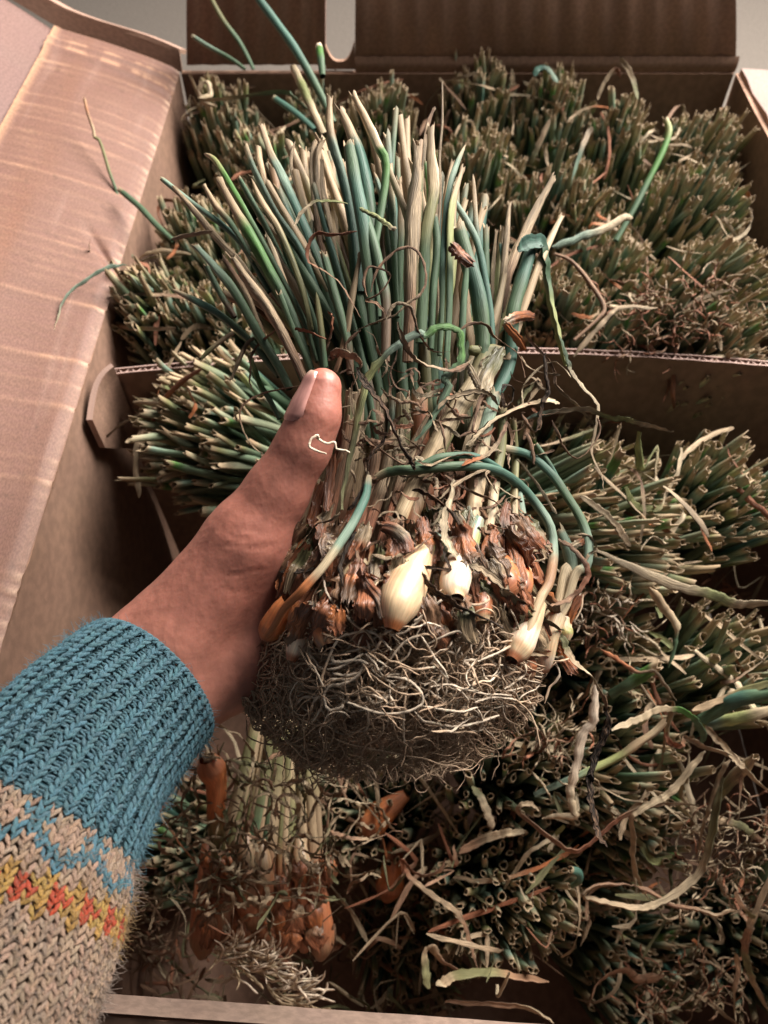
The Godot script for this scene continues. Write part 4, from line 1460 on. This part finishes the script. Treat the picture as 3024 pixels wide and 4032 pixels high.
func make_stubs() -> void:
	var kinds := [["s2e5m9g9", "cut"], ["t2o1m9g9", "cut"], ["s1p1u9g9", "cut"], ["t2e4m9g8", "cut"], ["t3o3g9g6", "dry"], ["s1r1m9g9", "cut"], ["s1l1m9g9", "cut"], ["t4e6g9", "dry"], ["s2m5g9g9", "cut"], ["s3e4g9g9", "dry"], ["b1t1e9g9", "dry"], ["s2p1m9g9", "cut"], ["t5o5m9", "dry"], ["s1e9e4g9", "cut"]]
	for pass_ in 2:
		for k in kinds:
			var bend := Vector3(rng.randf_range(-1, 1), 0, rng.randf_range(-1, 1)) * .009
			var long := .12
			var p := PackedVector3Array([Vector3.ZERO, Vector3(0, -long * .2, 0) - bend * .5, Vector3(0, -long * .55, 0) - bend, Vector3(0, -long, 0)])
			stubs.append(leaf(p, rng.randf_range(.0050, .0070), k[0], k[1], 9, 8))

# tips spread on a dome round "top", stalks leaning along "dir"
func bunch(label: String, top: Vector3, dir: Vector3, radius: float, count: int, fan := .35, dome := .02, group := "bunches packed in the box", straw := false) -> Node3D:
	dir = dir.normalized()
	var o := thing("onion_bunch", label, "onion bunch", top - dir * .11, group)
	var e1 := dir.cross(Vector3(.2, .1, 1)).normalized()
	var e2 := dir.cross(e1)
	var gap := radius * sqrt(PI / count) * 1.07
	var made := 0
	var n := int(radius / gap) + 2
	for i in range(-n, n + 1):
		for j in range(-n, n + 1):
			var a := (i + .5 * (j % 2)) * gap + rng.randf_range(-.35, .35) * gap
			var b := j * gap * .87 + rng.randf_range(-.35, .35) * gap
			var rho := Vector2(a, b).length() / radius
			if rho > 1.0 + rng.randf_range(-.12, .08): continue
			var d := (dir + (e1 * a + e2 * b) / radius * fan + Vector3(rng.randf_range(-.1, .1), rng.randf_range(-.1, .1), rng.randf_range(-.1, .1))).normalized()
			var tip := top + e1 * a + e2 * b + dir * (dome * (.5 - rho * rho) + rng.randf_range(-.014, .010) + (.02 if rng.randf() < .05 else 0.0))
			var x := d.cross(Vector3(rng.randf_range(-1, 1), rng.randf_range(-1, 1), rng.randf_range(-1, 1))).normalized()
			var s := rng.randf_range(.72, 1.22)
			var m := piece("stalk", stubs[rng.randi() % stubs.size()], M.leaf, o, false)
			m.transform = Transform3D(Basis(x * s, d * rng.randf_range(.9, 1.05), x.cross(d) * s), tip - o.position)
			made += 1
	# a few dried leaves lying over the tops
	for k in 4 + rng.randi() % 4:
		var c := top + e1 * rng.randf_range(-.7, .7) * radius + e2 * rng.randf_range(-.7, .7) * radius + dir * .006
		var w := Vector3(rng.randf_range(-1, 1), rng.randf_range(-.4, .3), rng.randf_range(-1, 1)).normalized()
		var v := Vector3(rng.randf_range(-1, 1), rng.randf_range(-.2, 1), rng.randf_range(-1, 1)) * .012
		var len := rng.randf_range(.010, .03)
		piece("dry_leaf", strand(PackedVector3Array([c - w * len, c + v * .6, c + w * len + v * .2, c + w * len * 1.6 - v]), rng.randf_range(.0016, .004), ["t5", "s4t2", "b3t3", "n4", "t3x2"][rng.randi() % 5], .35, 2.0, 14, 6), M.dry, o)
	if straw:
		for k in 3:
			var c := top + e1 * rng.randf_range(-.8, .8) * radius + e2 * rng.randf_range(-.8, .8) * radius + dir * rng.randf_range(.008, .016)
			var a := rng.randf_range(0, TAU)
			var p := PackedVector3Array()
			for i in 6:
				p.append(c + dir * rng.randf_range(-.008, .006))
				a += rng.randf_range(-.7, .7)
				c += (e1 * cos(a) + e2 * sin(a)) * rng.randf_range(.012, .022)
				if c.distance_to(top) > radius: c = c.lerp(top, .45)
			piece("dry_leaf", strand(p, rng.randf_range(.0026, .0046), ["s5", "s4t2", "l2s4", "s3o2g3", "t4s3"][rng.randi() % 5], .3, 3.0, 26, 7, .5, .2), M.dry, o)
	return o

func spot(x: float, y: float, d: float) -> Vector3:      # pixel of the 1659 wide view
	return at(x * 1.8228, y * 1.8228, d)

func build_bunches() -> void:
	make_stubs()
	# behind the divider
	var far := [
		["dark clump of cut onion stalks in the far left corner beside the left wall", 470, 235, .720, Vector3(-.1, 1, .05), .050, 90],
		["upright clump of stalks at the far wall, behind the tips of the raised leaves", 690, 225, .735, Vector3(0, 1, .05), .050, 90],
		["small clump of pale cut stalks at the far wall below the slot of the flap", 830, 250, .715, Vector3(.05, 1, .1), .045, 80],
		["tall clump of cut stalks standing highest before the far flap, left of its middle", 1040, 190, .730, Vector3(.02, 1, .05), .052, 100],
		["tall clump with a bent blue-green leaf before the middle of the far flap", 1195, 215, .725, Vector3(.0, 1, .05), .050, 100],
		["clump of cut stalks with reddish skins near the far right part of the far flap", 1345, 270, .700, Vector3(.05, 1, .0), .048, 90],
		["clump of cut stalks in the far right corner under the bright right flap", 1530, 285, .690, Vector3(.30, 1, .1), .058, 110],
		["clump of tan-tipped stalks behind the raised bunch, second row, left of its centre", 560, 345, .670, Vector3(-.15, 1, .1), .055, 100],
		["clump of tan-tipped stalks right beside the dried tops of the raised bunch, second row", 1040, 320, .675, Vector3(.05, 1, .1), .060, 120],
		["wide clump of pale tan stalk tips in the second row, below the reddish skins", 1235, 400, .640, Vector3(.10, 1, .1), .060, 120],
		["wide clump of slanting stalks in the second row below the far right corner clump", 1520, 430, .625, Vector3(.35, 1, .15), .065, 130],
		["shaded clump of stalks beside the left wall, third row, behind the drooping pale leaf", 420, 480, .615, Vector3(-.2, 1, .15), .055, 100],
		["clump of stalks hidden mostly behind the raised leaves, third row", 700, 480, .620, Vector3(0, 1, .1), .060, 90],
		["clump of dark green slanting stalks in the third row, right of the raised bunch", 1330, 545, .585, Vector3(.25, 1, .15), .058, 110],
		["clump of bright fresh cut stalks leaning right at the right wall before the divider", 1590, 600, .565, Vector3(.5, 1, .25), .062, 130],
		["clump of short grey-tipped stalks at the left wall just before the divider", 320, 640, .555, Vector3(-.35, 1, .3), .050, 90],
		["clump of stalks between the left wall clumps and the raised bunch, at the divider", 480, 680, .550, Vector3(-.15, 1, .25), .052, 80],
		["clump of pale stalks right beside the raised bunch, just behind the divider", 1200, 640, .560, Vector3(.1, 1, .2), .050, 90],
		["clump of stalks lit from the right, close behind the divider at the right edge", 1560, 715, .535, Vector3(.55, 1, .35), .055, 110],
		["low clump of stalks with red skins and roots behind the divider, right of middle", 1390, 720, .545, Vector3(.3, 1, .3), .045, 60],
	]
	for q in far:
		bunch(q[0], spot(q[1], q[2], q[3]) - Vector3(0, rng.randf_range(0, .016), 0), Vector3(q[4].x * .6, q[4].y, q[4].z), q[5] * .84, int(q[6] * 1.35), .24, .055)
	var near := [
		["clump of blue-green cut stalks leaning left, behind the thumb and before the divider", 385, 900, .500, Vector3(-.60, .75, .25), .062, 130],
		["big clump of stalks leaning right, beside the bent leaves of the raised bunch", 1390, 1130, .475, Vector3(.62, .62, .25), .062, 140],
		["clump of cut stalks at the right wall before the divider, behind the big leaning clump", 1590, 1050, .500, Vector3(.25, 1, .15), .050, 100],
		["clump of bright green stubs under the long tan twisted leaf", 1300, 1370, .480, Vector3(.15, 1, .25), .050, 80],
		["shaded clump of stubs under the root ball", 1130, 1590, .475, Vector3(.05, 1, .1), .060, 100],
		["clump of green stubs right of the dark hanging leaf, among loose straw leaves", 1370, 1640, .470, Vector3(.22, 1, .35), .058, 100],
		["clump of cut stalks at the right edge, below the thick green leaves", 1600, 1420, .480, Vector3(.3, 1, .1), .050, 70],
		["round clump of hollow cut stalks seen end-on near the bottom", 1100, 1920, .470, Vector3(.02, 1, .28), .056, 125],
		["dark clump of fat hollow stubs inside the loop of the long straw leaf", 1420, 1790, .480, Vector3(.2, 1, .3), .036, 40],
	]
	near.append_array([
		["dark clump of leaves standing in the shade between the lying bunch and the end-on clump", 800, 1700, .535, Vector3(-.1, 1, .1), .060, 90],
		["dark clump at the bottom right, under the pale root tuft and greyish hanging leaf", 1400, 2080, .545, Vector3(.25, 1, .3), .062, 100],
		["dark clump at the bottom right edge below the hanging tan leaf", 1610, 2040, .535, Vector3(-.3, 1, .2), .060, 90],
		["dark clump in the shade beside the sleeve at the left wall", 330, 1800, .560, Vector3(-.3, 1, .1), .055, 70],
		["dark clump in the shade below the end-on clump, at the near wall", 900, 2090, .560, Vector3(.1, 1, .5), .055, 70],
		["dark clump of stubs below the big loop leaf, right of the end-on clump", 1275, 1860, .535, Vector3(.05, 1, .3), .050, 70],
		["shaded clump under the gap before the divider, right of the raised bunch", 1250, 980, .560, Vector3(.2, 1, .2), .055, 80],
	])
	for q in near:
		bunch(q[0], spot(q[1], q[2], q[3]), q[4], q[5] * .92, int(q[6] * 1.25), .32 if q[5] > .05 else .3, .025, "bunches packed in the box", q[1] > 1000 and q[3] < .5)

	# a whole bunch lying below the sleeve: leaves under the root ball, bulbs and white roots towards the near wall
	var low := thing("onion_bunch", "whole bunch lying below the sleeve, its brown bulbs and white roots showing", "onion bunch", spot(580, 1850, .50), "bunches packed in the box")
	for k in 26:
		var u := rng.randf_range(-1, 1)
		var p := PackedVector3Array([spot(600 + u * 60, 1560, .50), spot(590 + u * 90, 1700, .49), spot(570 + u * 120, 1850, .475 + .02 * u * u), spot(565 + u * 130, 1950, .475 + .02 * u * u)])
		piece("leaf", leaf(p, rng.randf_range(.006, .010), ["o3t3n3", "o4g2t2", "t3o3n3", "t4n2"][rng.randi() % 4], "cut", 10, 8), M.leaf, low)
	for k in 20:
		var u := rng.randf_range(-1, 1)
		var x := 560 + u * 130
		var d := .468 + .02 * u * u + rng.randf_range(-.004, .01)
		var y := 1985 + rng.randf_range(-65, 50)
		piece("bulb", bulb(PackedVector3Array([spot(x, y - 130, d + .006), spot(x + 4, y - 70, d), spot(x + 6, y, d), spot(x + 4, y + 40, d + .004)]), PackedFloat32Array([.003, .0062, .0082, .003]), ["b3n3", "n4b2", "t2n4", "b4n2"][k % 4]), M.bulb, low)
	for k in 42:
		var x := 570 + rng.randf_range(-130, 130)
		var y := 1960 + rng.randf_range(-120, 40)
		piece("papery_skin", flake(PackedVector3Array([spot(x, y, .468), spot(x + rng.randf_range(-14, 14), y + 30, .464), spot(x + rng.randf_range(-20, 20), y + 62, .466)]), rng.randf_range(.006, .012), 1.1, ["n4x2", "x3n3", "t3n3", "b3n3"][k % 4], .5, rng.randf_range(-.7, .7)), M.paper, low)
	for q in [[500, 2060, 2.3, 46], [620, 2140, 2.9, 40], [540, 2080, 1.5, 30]]:
		for k in q[3]:
			var a: float = rng.randf_range(-.5, .6) + (0.0 if k % 3 else .9)
			var x: float = q[0] + rng.randf_range(-45, 30)
			var y: float = q[1] + rng.randf_range(-25, 25)
			var p := PackedVector3Array()
			var bend := rng.randf_range(-.45, .1)
			for i in 6:
				p.append(spot(x, y, .462 - .0015 * i + rng.randf_range(-.003, .003)))
				a += bend + rng.randf_range(-.25, .25)
				x += cos(a) * 17
				y += sin(a) * 13
			piece("root", strand(p, rng.randf_range(.0007, .0016), "w5" if k % 3 else "s4t1", .9, 0.0, 14, 5, .5, .25), M.root, low)
	for k in 150:
		var x := 560 + rng.randf_range(-190, 190)
		var y := 1640 + rng.randf_range(0, 330)
		var a := rng.randf_range(0, TAU)
		var p := PackedVector3Array()
		var bend := rng.randf_range(-.7, .7)
		for i in rng.randi_range(4, 8):
			p.append(spot(x, y, .455 + rng.randf_range(-.012, .006)))
			a += bend + rng.randf_range(-.6, .6)
			x += cos(a) * 24
			y += sin(a) * 24
		piece("dry_strand", strand(p, rng.randf_range(.0009, .0032), ["t5", "s3t3", "b3t3", "t3b2", "o3t2"][rng.randi() % 5], .5, 3.0, 0, 6), M.dry, low)
	# loose single seedlings
	var loose := thing("onion_seedling", "upside-down orange seedling with pale roots leaning beside the sleeve", "onion", spot(460, 1740, .45))
	piece("bulb", bulb(path_flat("J 430,110 460,180 500,280 505,420 500,560 505,700 520,860", .440, .462), PackedFloat32Array([.0045, .0085, .0065, .0058, .0055, .0052, .0045]), "n2x5x2o3o2", 14), M.bulb, loose)
	for k in 22:
		var x := 700 * 1.0 + rng.randf_range(-30, 30)
		piece("root", strand(path_flat("J %d,%d %d,%d %d,%d" % [430 + rng.randi_range(-30, 40), 140, 440 + rng.randi_range(-50, 70), 100 + rng.randi_range(-10, 30), 450 + rng.randi_range(-80, 100), 80 + rng.randi_range(-30, 40)], .44, .437), .0008, "w4s2", .9, 0.0, 9, 5), M.root, loose)
	for q in [["orange onion bulb lying in the shade between the near bunches, upper of two", "I 600,390 500,470 400,550 300,640 230,715", .53, [.004, .007, .0095, .0105, .003]], ["dark orange onion bulb standing in the shade below the other orange bulb", "I 505,760 500,880 485,1010 465,1130 440,1235", .54, [.004, .007, .0085, .010, .003]]]:
		tag(piece("onion_bulb", bulb(path_flat(q[1], q[2], q[2]), PackedFloat32Array(q[3]), "n3x2n3"), M.bulb), q[0], "onion")

	# roots and skins of bunches lying upside down at the right edge
	for q in [["tangle of dry roots and skins at the right edge above the dangling straw leaf", 1570, 1860, .455, 110, 120, 110, "s3t3"], ["pale dry root tuft in the dark at the bottom right", 1480, 2130, .475, 120, 60, 60, "t4b2"], ["small nest of pale curly roots beside the bright green stubs", 1290, 1330, .455, 75, 45, 50, "w3s3"], ["reddish nest of dried skins and strands behind the divider on the right", 1430, 690, .520, 110, 60, 70, "n2t3"], ["tangle of tan strands and skins in the dark corner below the sleeve", 290, 1990, .540, 110, 90, 90, "t4b2"], ["small drooping tuft of roots under the right side of the root ball", 1190, 1600, .440, 55, 70, 45, "s3t2"], ["curled brown strands between the clumps at the right edge behind the divider", 1500, 655, .535, 120, 30, 40, "b3t3"]]:
		var o := thing("root_tuft", q[0], "onion roots", spot(q[1], q[2], q[3]))
		for k in q[6]:
			var x: float = q[1] + rng.randf_range(-1, 1) * q[4]
			var y: float = q[2] + rng.randf_range(-1, 1) * q[5]
			var a := rng.randf_range(0, TAU)
			var p := PackedVector3Array()
			for i in rng.randi_range(4, 7):
				p.append(spot(x, y, q[3] + rng.randf_range(-.012, .012)))
				a += rng.randf_range(-.9, .9)
				x += cos(a) * 16
				y += sin(a) * 16
			piece("root", strand(p, rng.randf_range(.0006, .0017), q[7] if k % 3 else "b3n2", .7, 1.0, 0, 5), M.dry, o)

	# litter of dry leaf bits between the bunches, too many to count
	var st := Sheet.new()
	for k in 1100:
		var z := rng.randf_range(ZF + .03, -.05)
		var x := rng.randf_range(X0 + .02, X1 - .02)
		var y := -.045 if z < ZD - .03 else rng.randf_range(-.20, -.13)
		if z > ZD - .03 and z < ZD + .03: continue
		y += rng.randf_range(-.05, .02)
		if k % 3 == 0:
			x = rng.randf_range(X0 + .01, .05)
			z = rng.randf_range(-.18, -.01)
			y = rng.randf_range(-.335, -.26)
		var a := Vector3(x, y, z)
		var w := Vector3(rng.randf_range(-1, 1), rng.randf_range(-.6, .6), rng.randf_range(-1, 1)) * rng.randf_range(.01, .03)
		var v := Vector3(rng.randf_range(-1, 1), rng.randf_range(-1, 1), rng.randf_range(-1, 1)) * .012
		var m := strand(PackedVector3Array([a - w, a + v, a + w * .6, a + w - v]), rng.randf_range(.0008, .0036), ["t5", "b5", "b3t3", "s4", "n3b3", "o4"][rng.randi() % 6], .4, 2.0, 9, 5)
		var arr := m.surface_get_arrays(0)
		var base := st.v.size()
		st.v.append_array(arr[Mesh.ARRAY_VERTEX])
		st.n.append_array(arr[Mesh.ARRAY_NORMAL])
		st.c.append_array(arr[Mesh.ARRAY_COLOR])
		st.t.append_array(arr[Mesh.ARRAY_TEX_UV])
		for e in arr[Mesh.ARRAY_INDEX]: st.ix.append(e + base)
	tag(piece("dried_leaf_litter", st.mesh(), M.dry), "brown litter of dried leaf scraps between the bunches", "litter", "", "stuff")

# loose leaves: label | width in metres | colours | flat | depth at start, end | material | places
const LOOSE := [
	"thin green leaf with a dry orange tip standing against the left flap|.0026|x1b1t2o3g4|.7|.60,.60|leaf|K 665,775 690,890 735,1020 745,1080 790,1120 860,1350 930,1550 1000,1850 1040,2030",
	"dark green leaf leaning over the left rim beside the thin dry-tipped leaf|.0045|g8|.8|.585,.56|leaf|K 935,1490 1100,1630 1230,1770 1360,1890",
	"pale thin leaf drooping over the left flap in an arch|.0026|p5s2|.5|.545,.50|leaf|Z 272,572 230,578 180,608 140,645 122,700 110,745 95,785",
	"long blue-green leaf rising past the top of the far left flap|.0064|u7g3|.9|.60,.60|leaf|Z 545,-20 590,40 640,110 690,200 720,265",
	"thin green leaf crossing the dark far left flap, left of the long blue-green leaf|.0044|o3g5|.8|.66,.68|leaf|Z 450,-15 480,40 520,95 548,150",
	"thin grey-green leaf slanting low across the dark far left flap|.0038|p3g4|.8|.67,.68|leaf|Z 416,78 450,100 500,128 530,150",
	"yellow stalk with a pale tip sticking up behind the raised leaves|.0051|s2l3s3|.8|.50,.47|leaf|Z 632,142 650,180 672,230 700,290",
	"short green stalk with a pink-white tip between the long leaves at the top|.0049|w1r3g3|.8|.50,.48|leaf|Z 688,98 692,120 697,165",
	"dry straw leaf bent sharply, lying level in the far left corner|.0044|t3s4g3|.4|.64,.62|dry|Z 470,230 440,220 428,195 445,175 455,205 432,215 500,210 610,198 640,215 680,250",
	"blue-green leaf slanting down behind the bent straw leaf|.0055|u6|.8|.66,.64|leaf|Z 590,210 640,245 680,280",
	"yellow dry leaf standing aslant among the stalks of the second row|.0047|t3o3|.5|.64,.65|dry|Z 1188,258 1160,320 1145,355",
	"whitish leaf standing aslant in the middle of the second row|.0053|w3p3|.5|.61,.62|leaf|Z 1278,275 1258,320 1235,390",
	"long bright green leaf with a hooked yellow tip, right of the middle behind the divider|.0051|l2r4g4|.8|.585,.57|leaf|Z 1438,258 1445,285 1430,330 1400,390 1370,450 1330,520",
	"straw leaf lying level with a hooked end, right of the raised bunch's dried stalks|.0049|s5p2|.5|.52,.50|dry|Z 1365,472 1350,470 1310,495 1250,515 1190,535",
	"brown curled strand hanging over the clump just right of the raised bunch|.0029|b5|.6|.50,.48|dry|Z 1195,548 1235,565 1280,620 1305,665 1290,690 1240,735",
	"tan dry leaf fragment arching along the divider on the right|.0034|t5|.5|.49,.50|dry|Z 1240,770 1300,700 1340,665 1420,665",
	"dark dry leaf bent over the stalks before the right part of the far flap|.0047|t4o2|.5|.67,.67|dry|Z 1340,125 1365,165 1378,215",
	"blue-green leaf arching over the tall clump before the far flap|.0051|u5p2|.5|.70,.70|leaf|Z 1155,165 1165,148 1185,150 1205,180",
	"tan curled leaf by the far wall, right of the arching blue-green leaf|.0038|t5n2|.4|.70,.69|dry|Z 1290,215 1305,180 1330,150 1340,165",
	"long flat straw leaf in a big loop at the right|.0046|o2s5t4b2|.28|.425,.440|dry|H 1310,255 1270,420 1225,660 1180,860 1135,1000 1035,1105 850,1225 720,1290 600,1290 400,1250 250,1215 205,1180 330,1110 500,1098 620,1112",
	"thin brown strand running right from the tip of the big loop leaf|.0024|b4t3|.4|.440,.435|dry|H 620,1112 720,1155 900,1262 1100,1300 1250,1345 1330,1320 1435,1300",
	"pale straw leaf with a knuckle, hanging down to the fat stubs|.0040|s5t3|.3|.435,.445|dry|G 1165,1315 1090,1400 960,1570 850,1670 760,1715 640,1790 590,1830 600,2000 H 600,900 640,1060 720,1220",
	"cream leaf turning green as it bends over, below the thick green leaves|.0040|s5s2r2g4|.4|.425,.445|leaf|G 425,1150 560,1100 680,1050 760,1000 880,978 1000,1005 1090,1070 1150,1180 1145,1260",
	"long yellow-green leaf slanting under the dark hanging leaf|.0045|s2t2l4p3|.6|.440,.450|leaf|G 845,1085 760,1170 640,1250 520,1335 400,1400 200,1490 0,1580 -180,1660",
	"white straw leaf with two bends beside the dark hanging leaf|.0048|w5s4|.25|.430,.440|dry|G 300,790 290,940 275,1090 195,1190 150,1420 105,1600 115,1720 135,1830 0,1825 -120,1850",
	"brown twisted strand with a curl at its end, crossing below the dark hanging leaf|.0032|t3b3n3t3|.5|.430,.445|dry|I 1640,520 1590,470 1500,475 1485,520 1550,590 G -20,2020 100,2090 190,2085 330,1980 450,1870 600,1790 750,1745 900,1725 1120,1745",
	"thick green leaf running in from the right edge|.0084|g3u3g5|.85|.430,.450|leaf|G 1720,850 1450,900 1300,970 1140,1070",
	"yellowish leaf under the thick green leaf at the right edge|.0067|s2l4p2|.6|.435,.452|leaf|G 1720,985 1400,1060 1180,1110",
	"narrow tan-green leaf above the thick green leaf at the right edge|.0045|o3t3|.5|.428,.448|leaf|G 1720,770 1400,870 1070,995",
	"straight straw leaf lying across the big leaning clump to the right edge|.0059|s3l3s4|.35|.420,.430|dry|F 1490,235 G 880,-5 1180,70 1290,110 1400,155 1530,150 1720,150",
	"leaf half dry and half green hanging over the gap below the straight straw leaf|.0050|t4s2g5|.5|.445,.465|leaf|G 725,25 850,200 945,330 930,450 880,660",
	"brown strand with pink hooks crossing to the right edge|.0032|n3t5s3|.4|.425,.430|dry|G 855,1165 890,1250 980,1275 1000,1200 1050,1230 1180,1285 1380,1360 1500,1480 1720,1690",
	"tan strand slanting to the right edge below the yellowish leaf|.0034|t5|.4|.432,.425|dry|G 1170,1120 1280,1240 1400,1370 1470,1450",
	"brown bent strand before the round end-on clump|.0028|b3n3t2b3|.5|.435,.450|dry|I 910,890 870,985 740,1030 640,990 575,910 600,1010 800,1180 960,1290 1060,1420 1110,1600 1160,1760",
	"broad dull leaf curving under the round end-on clump|.0067|o2t3b3|.3|.445,.455|dry|I 780,1930 760,1800 750,1640 800,1590 850,1680 1000,1770 1180,1795",
	"dull green leaf with a crumpled pale end below the round clump|.0062|s1t1o3b2|.4|.440,.450|leaf|I 840,1900 900,1880 1000,1825 1250,1795 1500,1830 1720,1865",
	"tan leaf hanging down the right edge near the bottom|.0040|t3b3o2t3|.4|.435,.455|dry|H 1720,950 1560,1330 1500,1500 1480,1620 1510,1760 1560,1900 1680,2120",
	"greyish white leaf hanging at the bottom right|.0045|t1w5s3|.3|.440,.455|dry|H 1410,1640 1425,1780 1395,1960 1410,2240",
	"green stalk at the right edge behind the tan hanging leaf|.0048|g6|.9|.445,.460|leaf|H 1720,840 1620,1040 1530,1210",
	"flat white leaf tip curled by the tangle at the right edge|.0034|w3o2|.3|.432,.436|dry|H 1410,1160 1440,1240 1500,1320 1560,1370",
	"tan leaf with a hollow end pointing right over the dark gap|.0062|t4o3|.7|.425,.455|dry|G 1560,1360 1450,1470 1340,1580 1250,1700",
	"tan leaf hanging limp beside the big loop leaf|.0035|t5|.4|.432,.440|dry|G 1360,1385 1290,1480 1220,1680 1170,1830 1130,2000 1110,2100",
	"pointed brown leaf hanging over the dark gap at the right|.0025|b3t3|.4|.430,.440|dry|G 1450,1500 1440,1650 1425,1870",
	"grey leaf arching over the dark gap at the right edge|.0044|t3o3b2|.4|.455,.455|dry|G 1140,1840 1290,1860 1450,1900 1560,1990 1720,2110",
	"short blue-green hook of a leaf at the edge of the round end-on clump|.0048|u5g2|.8|.440,.455|leaf|H 105,985 170,1010 175,1070 120,1110",
	"pale dry leaf pointing down above the round end-on clump|.0050|t2s3o2|.5|.445,.460|dry|I 1290,660 1250,560 1190,420 1120,330",
	"level tan leaf with a frayed end above the round end-on clump|.0045|s2t5b2|.5|.445,.455|dry|I 1540,690 1400,700 1300,720 1150,780 1010,860",
	"stub of pale dry leaf beside the crumpled pale leaf end|.0022|s3|.6|.430,.445|dry|I 1410,1800 1370,1890 1320,1980 1315,1890",
	"long thin brown strand lying along the near wall|.0028|b3t3|.5|.455,.440|dry|I 900,2020 1200,2040 1500,2060 1660,2120 1760,2200",
	"fresh green leaf with a tan tip rising at the divider, right of the bent leaves|.0059|t2r2u5g3|.7|.455,.480|leaf|D 1640,950 1560,1080 1450,1290 1370,1480",
	"olive stalk with a cut tip beside the fresh green leaf at the divider|.0059|t2o3g4|.8|.450,.480|leaf|D 1690,1170 1560,1240 1440,1370 1350,1520",
	"thin grey dry stalk leaning in the dark before the divider|.0034|t5|.6|.470,.480|dry|D 1620,760 1560,920 1510,1120 1480,1250",
	"thin dry leaf hanging across the dark divider|.0024|o3t3|.5|.470,.470|dry|D 1420,780 1200,860 960,920",
	"straw stalk slanting across the leaning clump|.0034|s4t2|.5|.435,.440|dry|D 1300,1300 1440,1390 1550,1480 1640,1600 1700,1700",
	"bright green stub with a ring-shaped cut, lying aslant among the stubs|.0067|s1r4g5|.9|.445,.465|leaf|G 800,640 700,700 560,790 420,870",
	"thin orange-tan strand lying across the bright green stubs|.0024|x2t4|.5|.440,.440|dry|G 350,520 450,580 620,690 770,690 850,800 935,915",
	"brown leaf strip in the dark lower right, curving|.0062|b5|.3|.475,.480|dry|H 850,1820 650,1850 560,1790 430,1800 300,1900 250,2060",
]

func build_loose() -> void:
	for text in LOOSE:
		var q := row_of(text)
		var d := q[4].split(",")
		var p := path_flat(q[6], float(d[0]), float(d[1]))
		var m: Material = M[q[5]]
		var flat := float(q[3])
		var mesh: ArrayMesh
		if flat >= .6: mesh = leaf(p, float(q[1]), q[2], "dry" if q[5] == "dry" else "cut", 22, 10)
		else: mesh = strand(p, float(q[1]), q[2], flat, 1.2, 0, 9, .25, .26)
		tag(piece("loose_leaf" if q[5] == "leaf" else "dry_leaf", mesh, m), q[0], "leaf", "loose leaves over the bunches")

# ---------- the scene ----------
func _ready() -> void:
	rng.seed = 20240
	wob.seed = 4
	wob.frequency = .01
	wob.fractal_octaves = 3
	eye = Transform3D(Basis(Vector3.RIGHT, deg_to_rad(-55.0)), Vector3(0, .36, 0))
	var cam := Camera3D.new()
	cam.name = "camera"
	cam.near = .02
	cam.far = 30.0
	var lens := CameraAttributesPhysical.new()
	lens.frustum_focal_length = 18.03
	lens.frustum_focus_distance = .315
	lens.frustum_near = .02
	lens.frustum_far = 30.0
	lens.exposure_aperture = 9.0
	cam.attributes = lens
	add_child(cam)
	cam.transform = eye
	cam.fov = rad_to_deg(2.0 * atan(2016.0 / F))
	cam.current = true
	var env := Environment.new()
	env.background_mode = Environment.BG_COLOR
	env.background_color = Color(.078, .078, .082).linear_to_srgb()
	env.tonemap_mode = Environment.TONE_MAPPER_LINEAR
	env.tonemap_exposure = 1.0
	env.sdfgi_enabled = true
	env.ssao_enabled = true
	env.ssil_enabled = true
	var we := WorldEnvironment.new()
	we.name = "environment"
	we.environment = env
	add_child(we)
	# the window: soft daylight from the far right
	var window := AreaLight3D.new()
	window.name = "window_light"
	window.area_size = Vector2(1.4, 1.2)
	window.light_energy = 20.0
	window.light_color = Color(1.0, .965, .925)
	window.area_range = 12.0
	window.shadow_enabled = true
	add_child(window)
	window.look_at_from_position(Vector3(1.08, 1.32, -1.30), Vector3(.05, -.05, -.38))

	make_materials()
	build_box()
	build_bunches()
	build_held()
	build_person()
	build_loose()
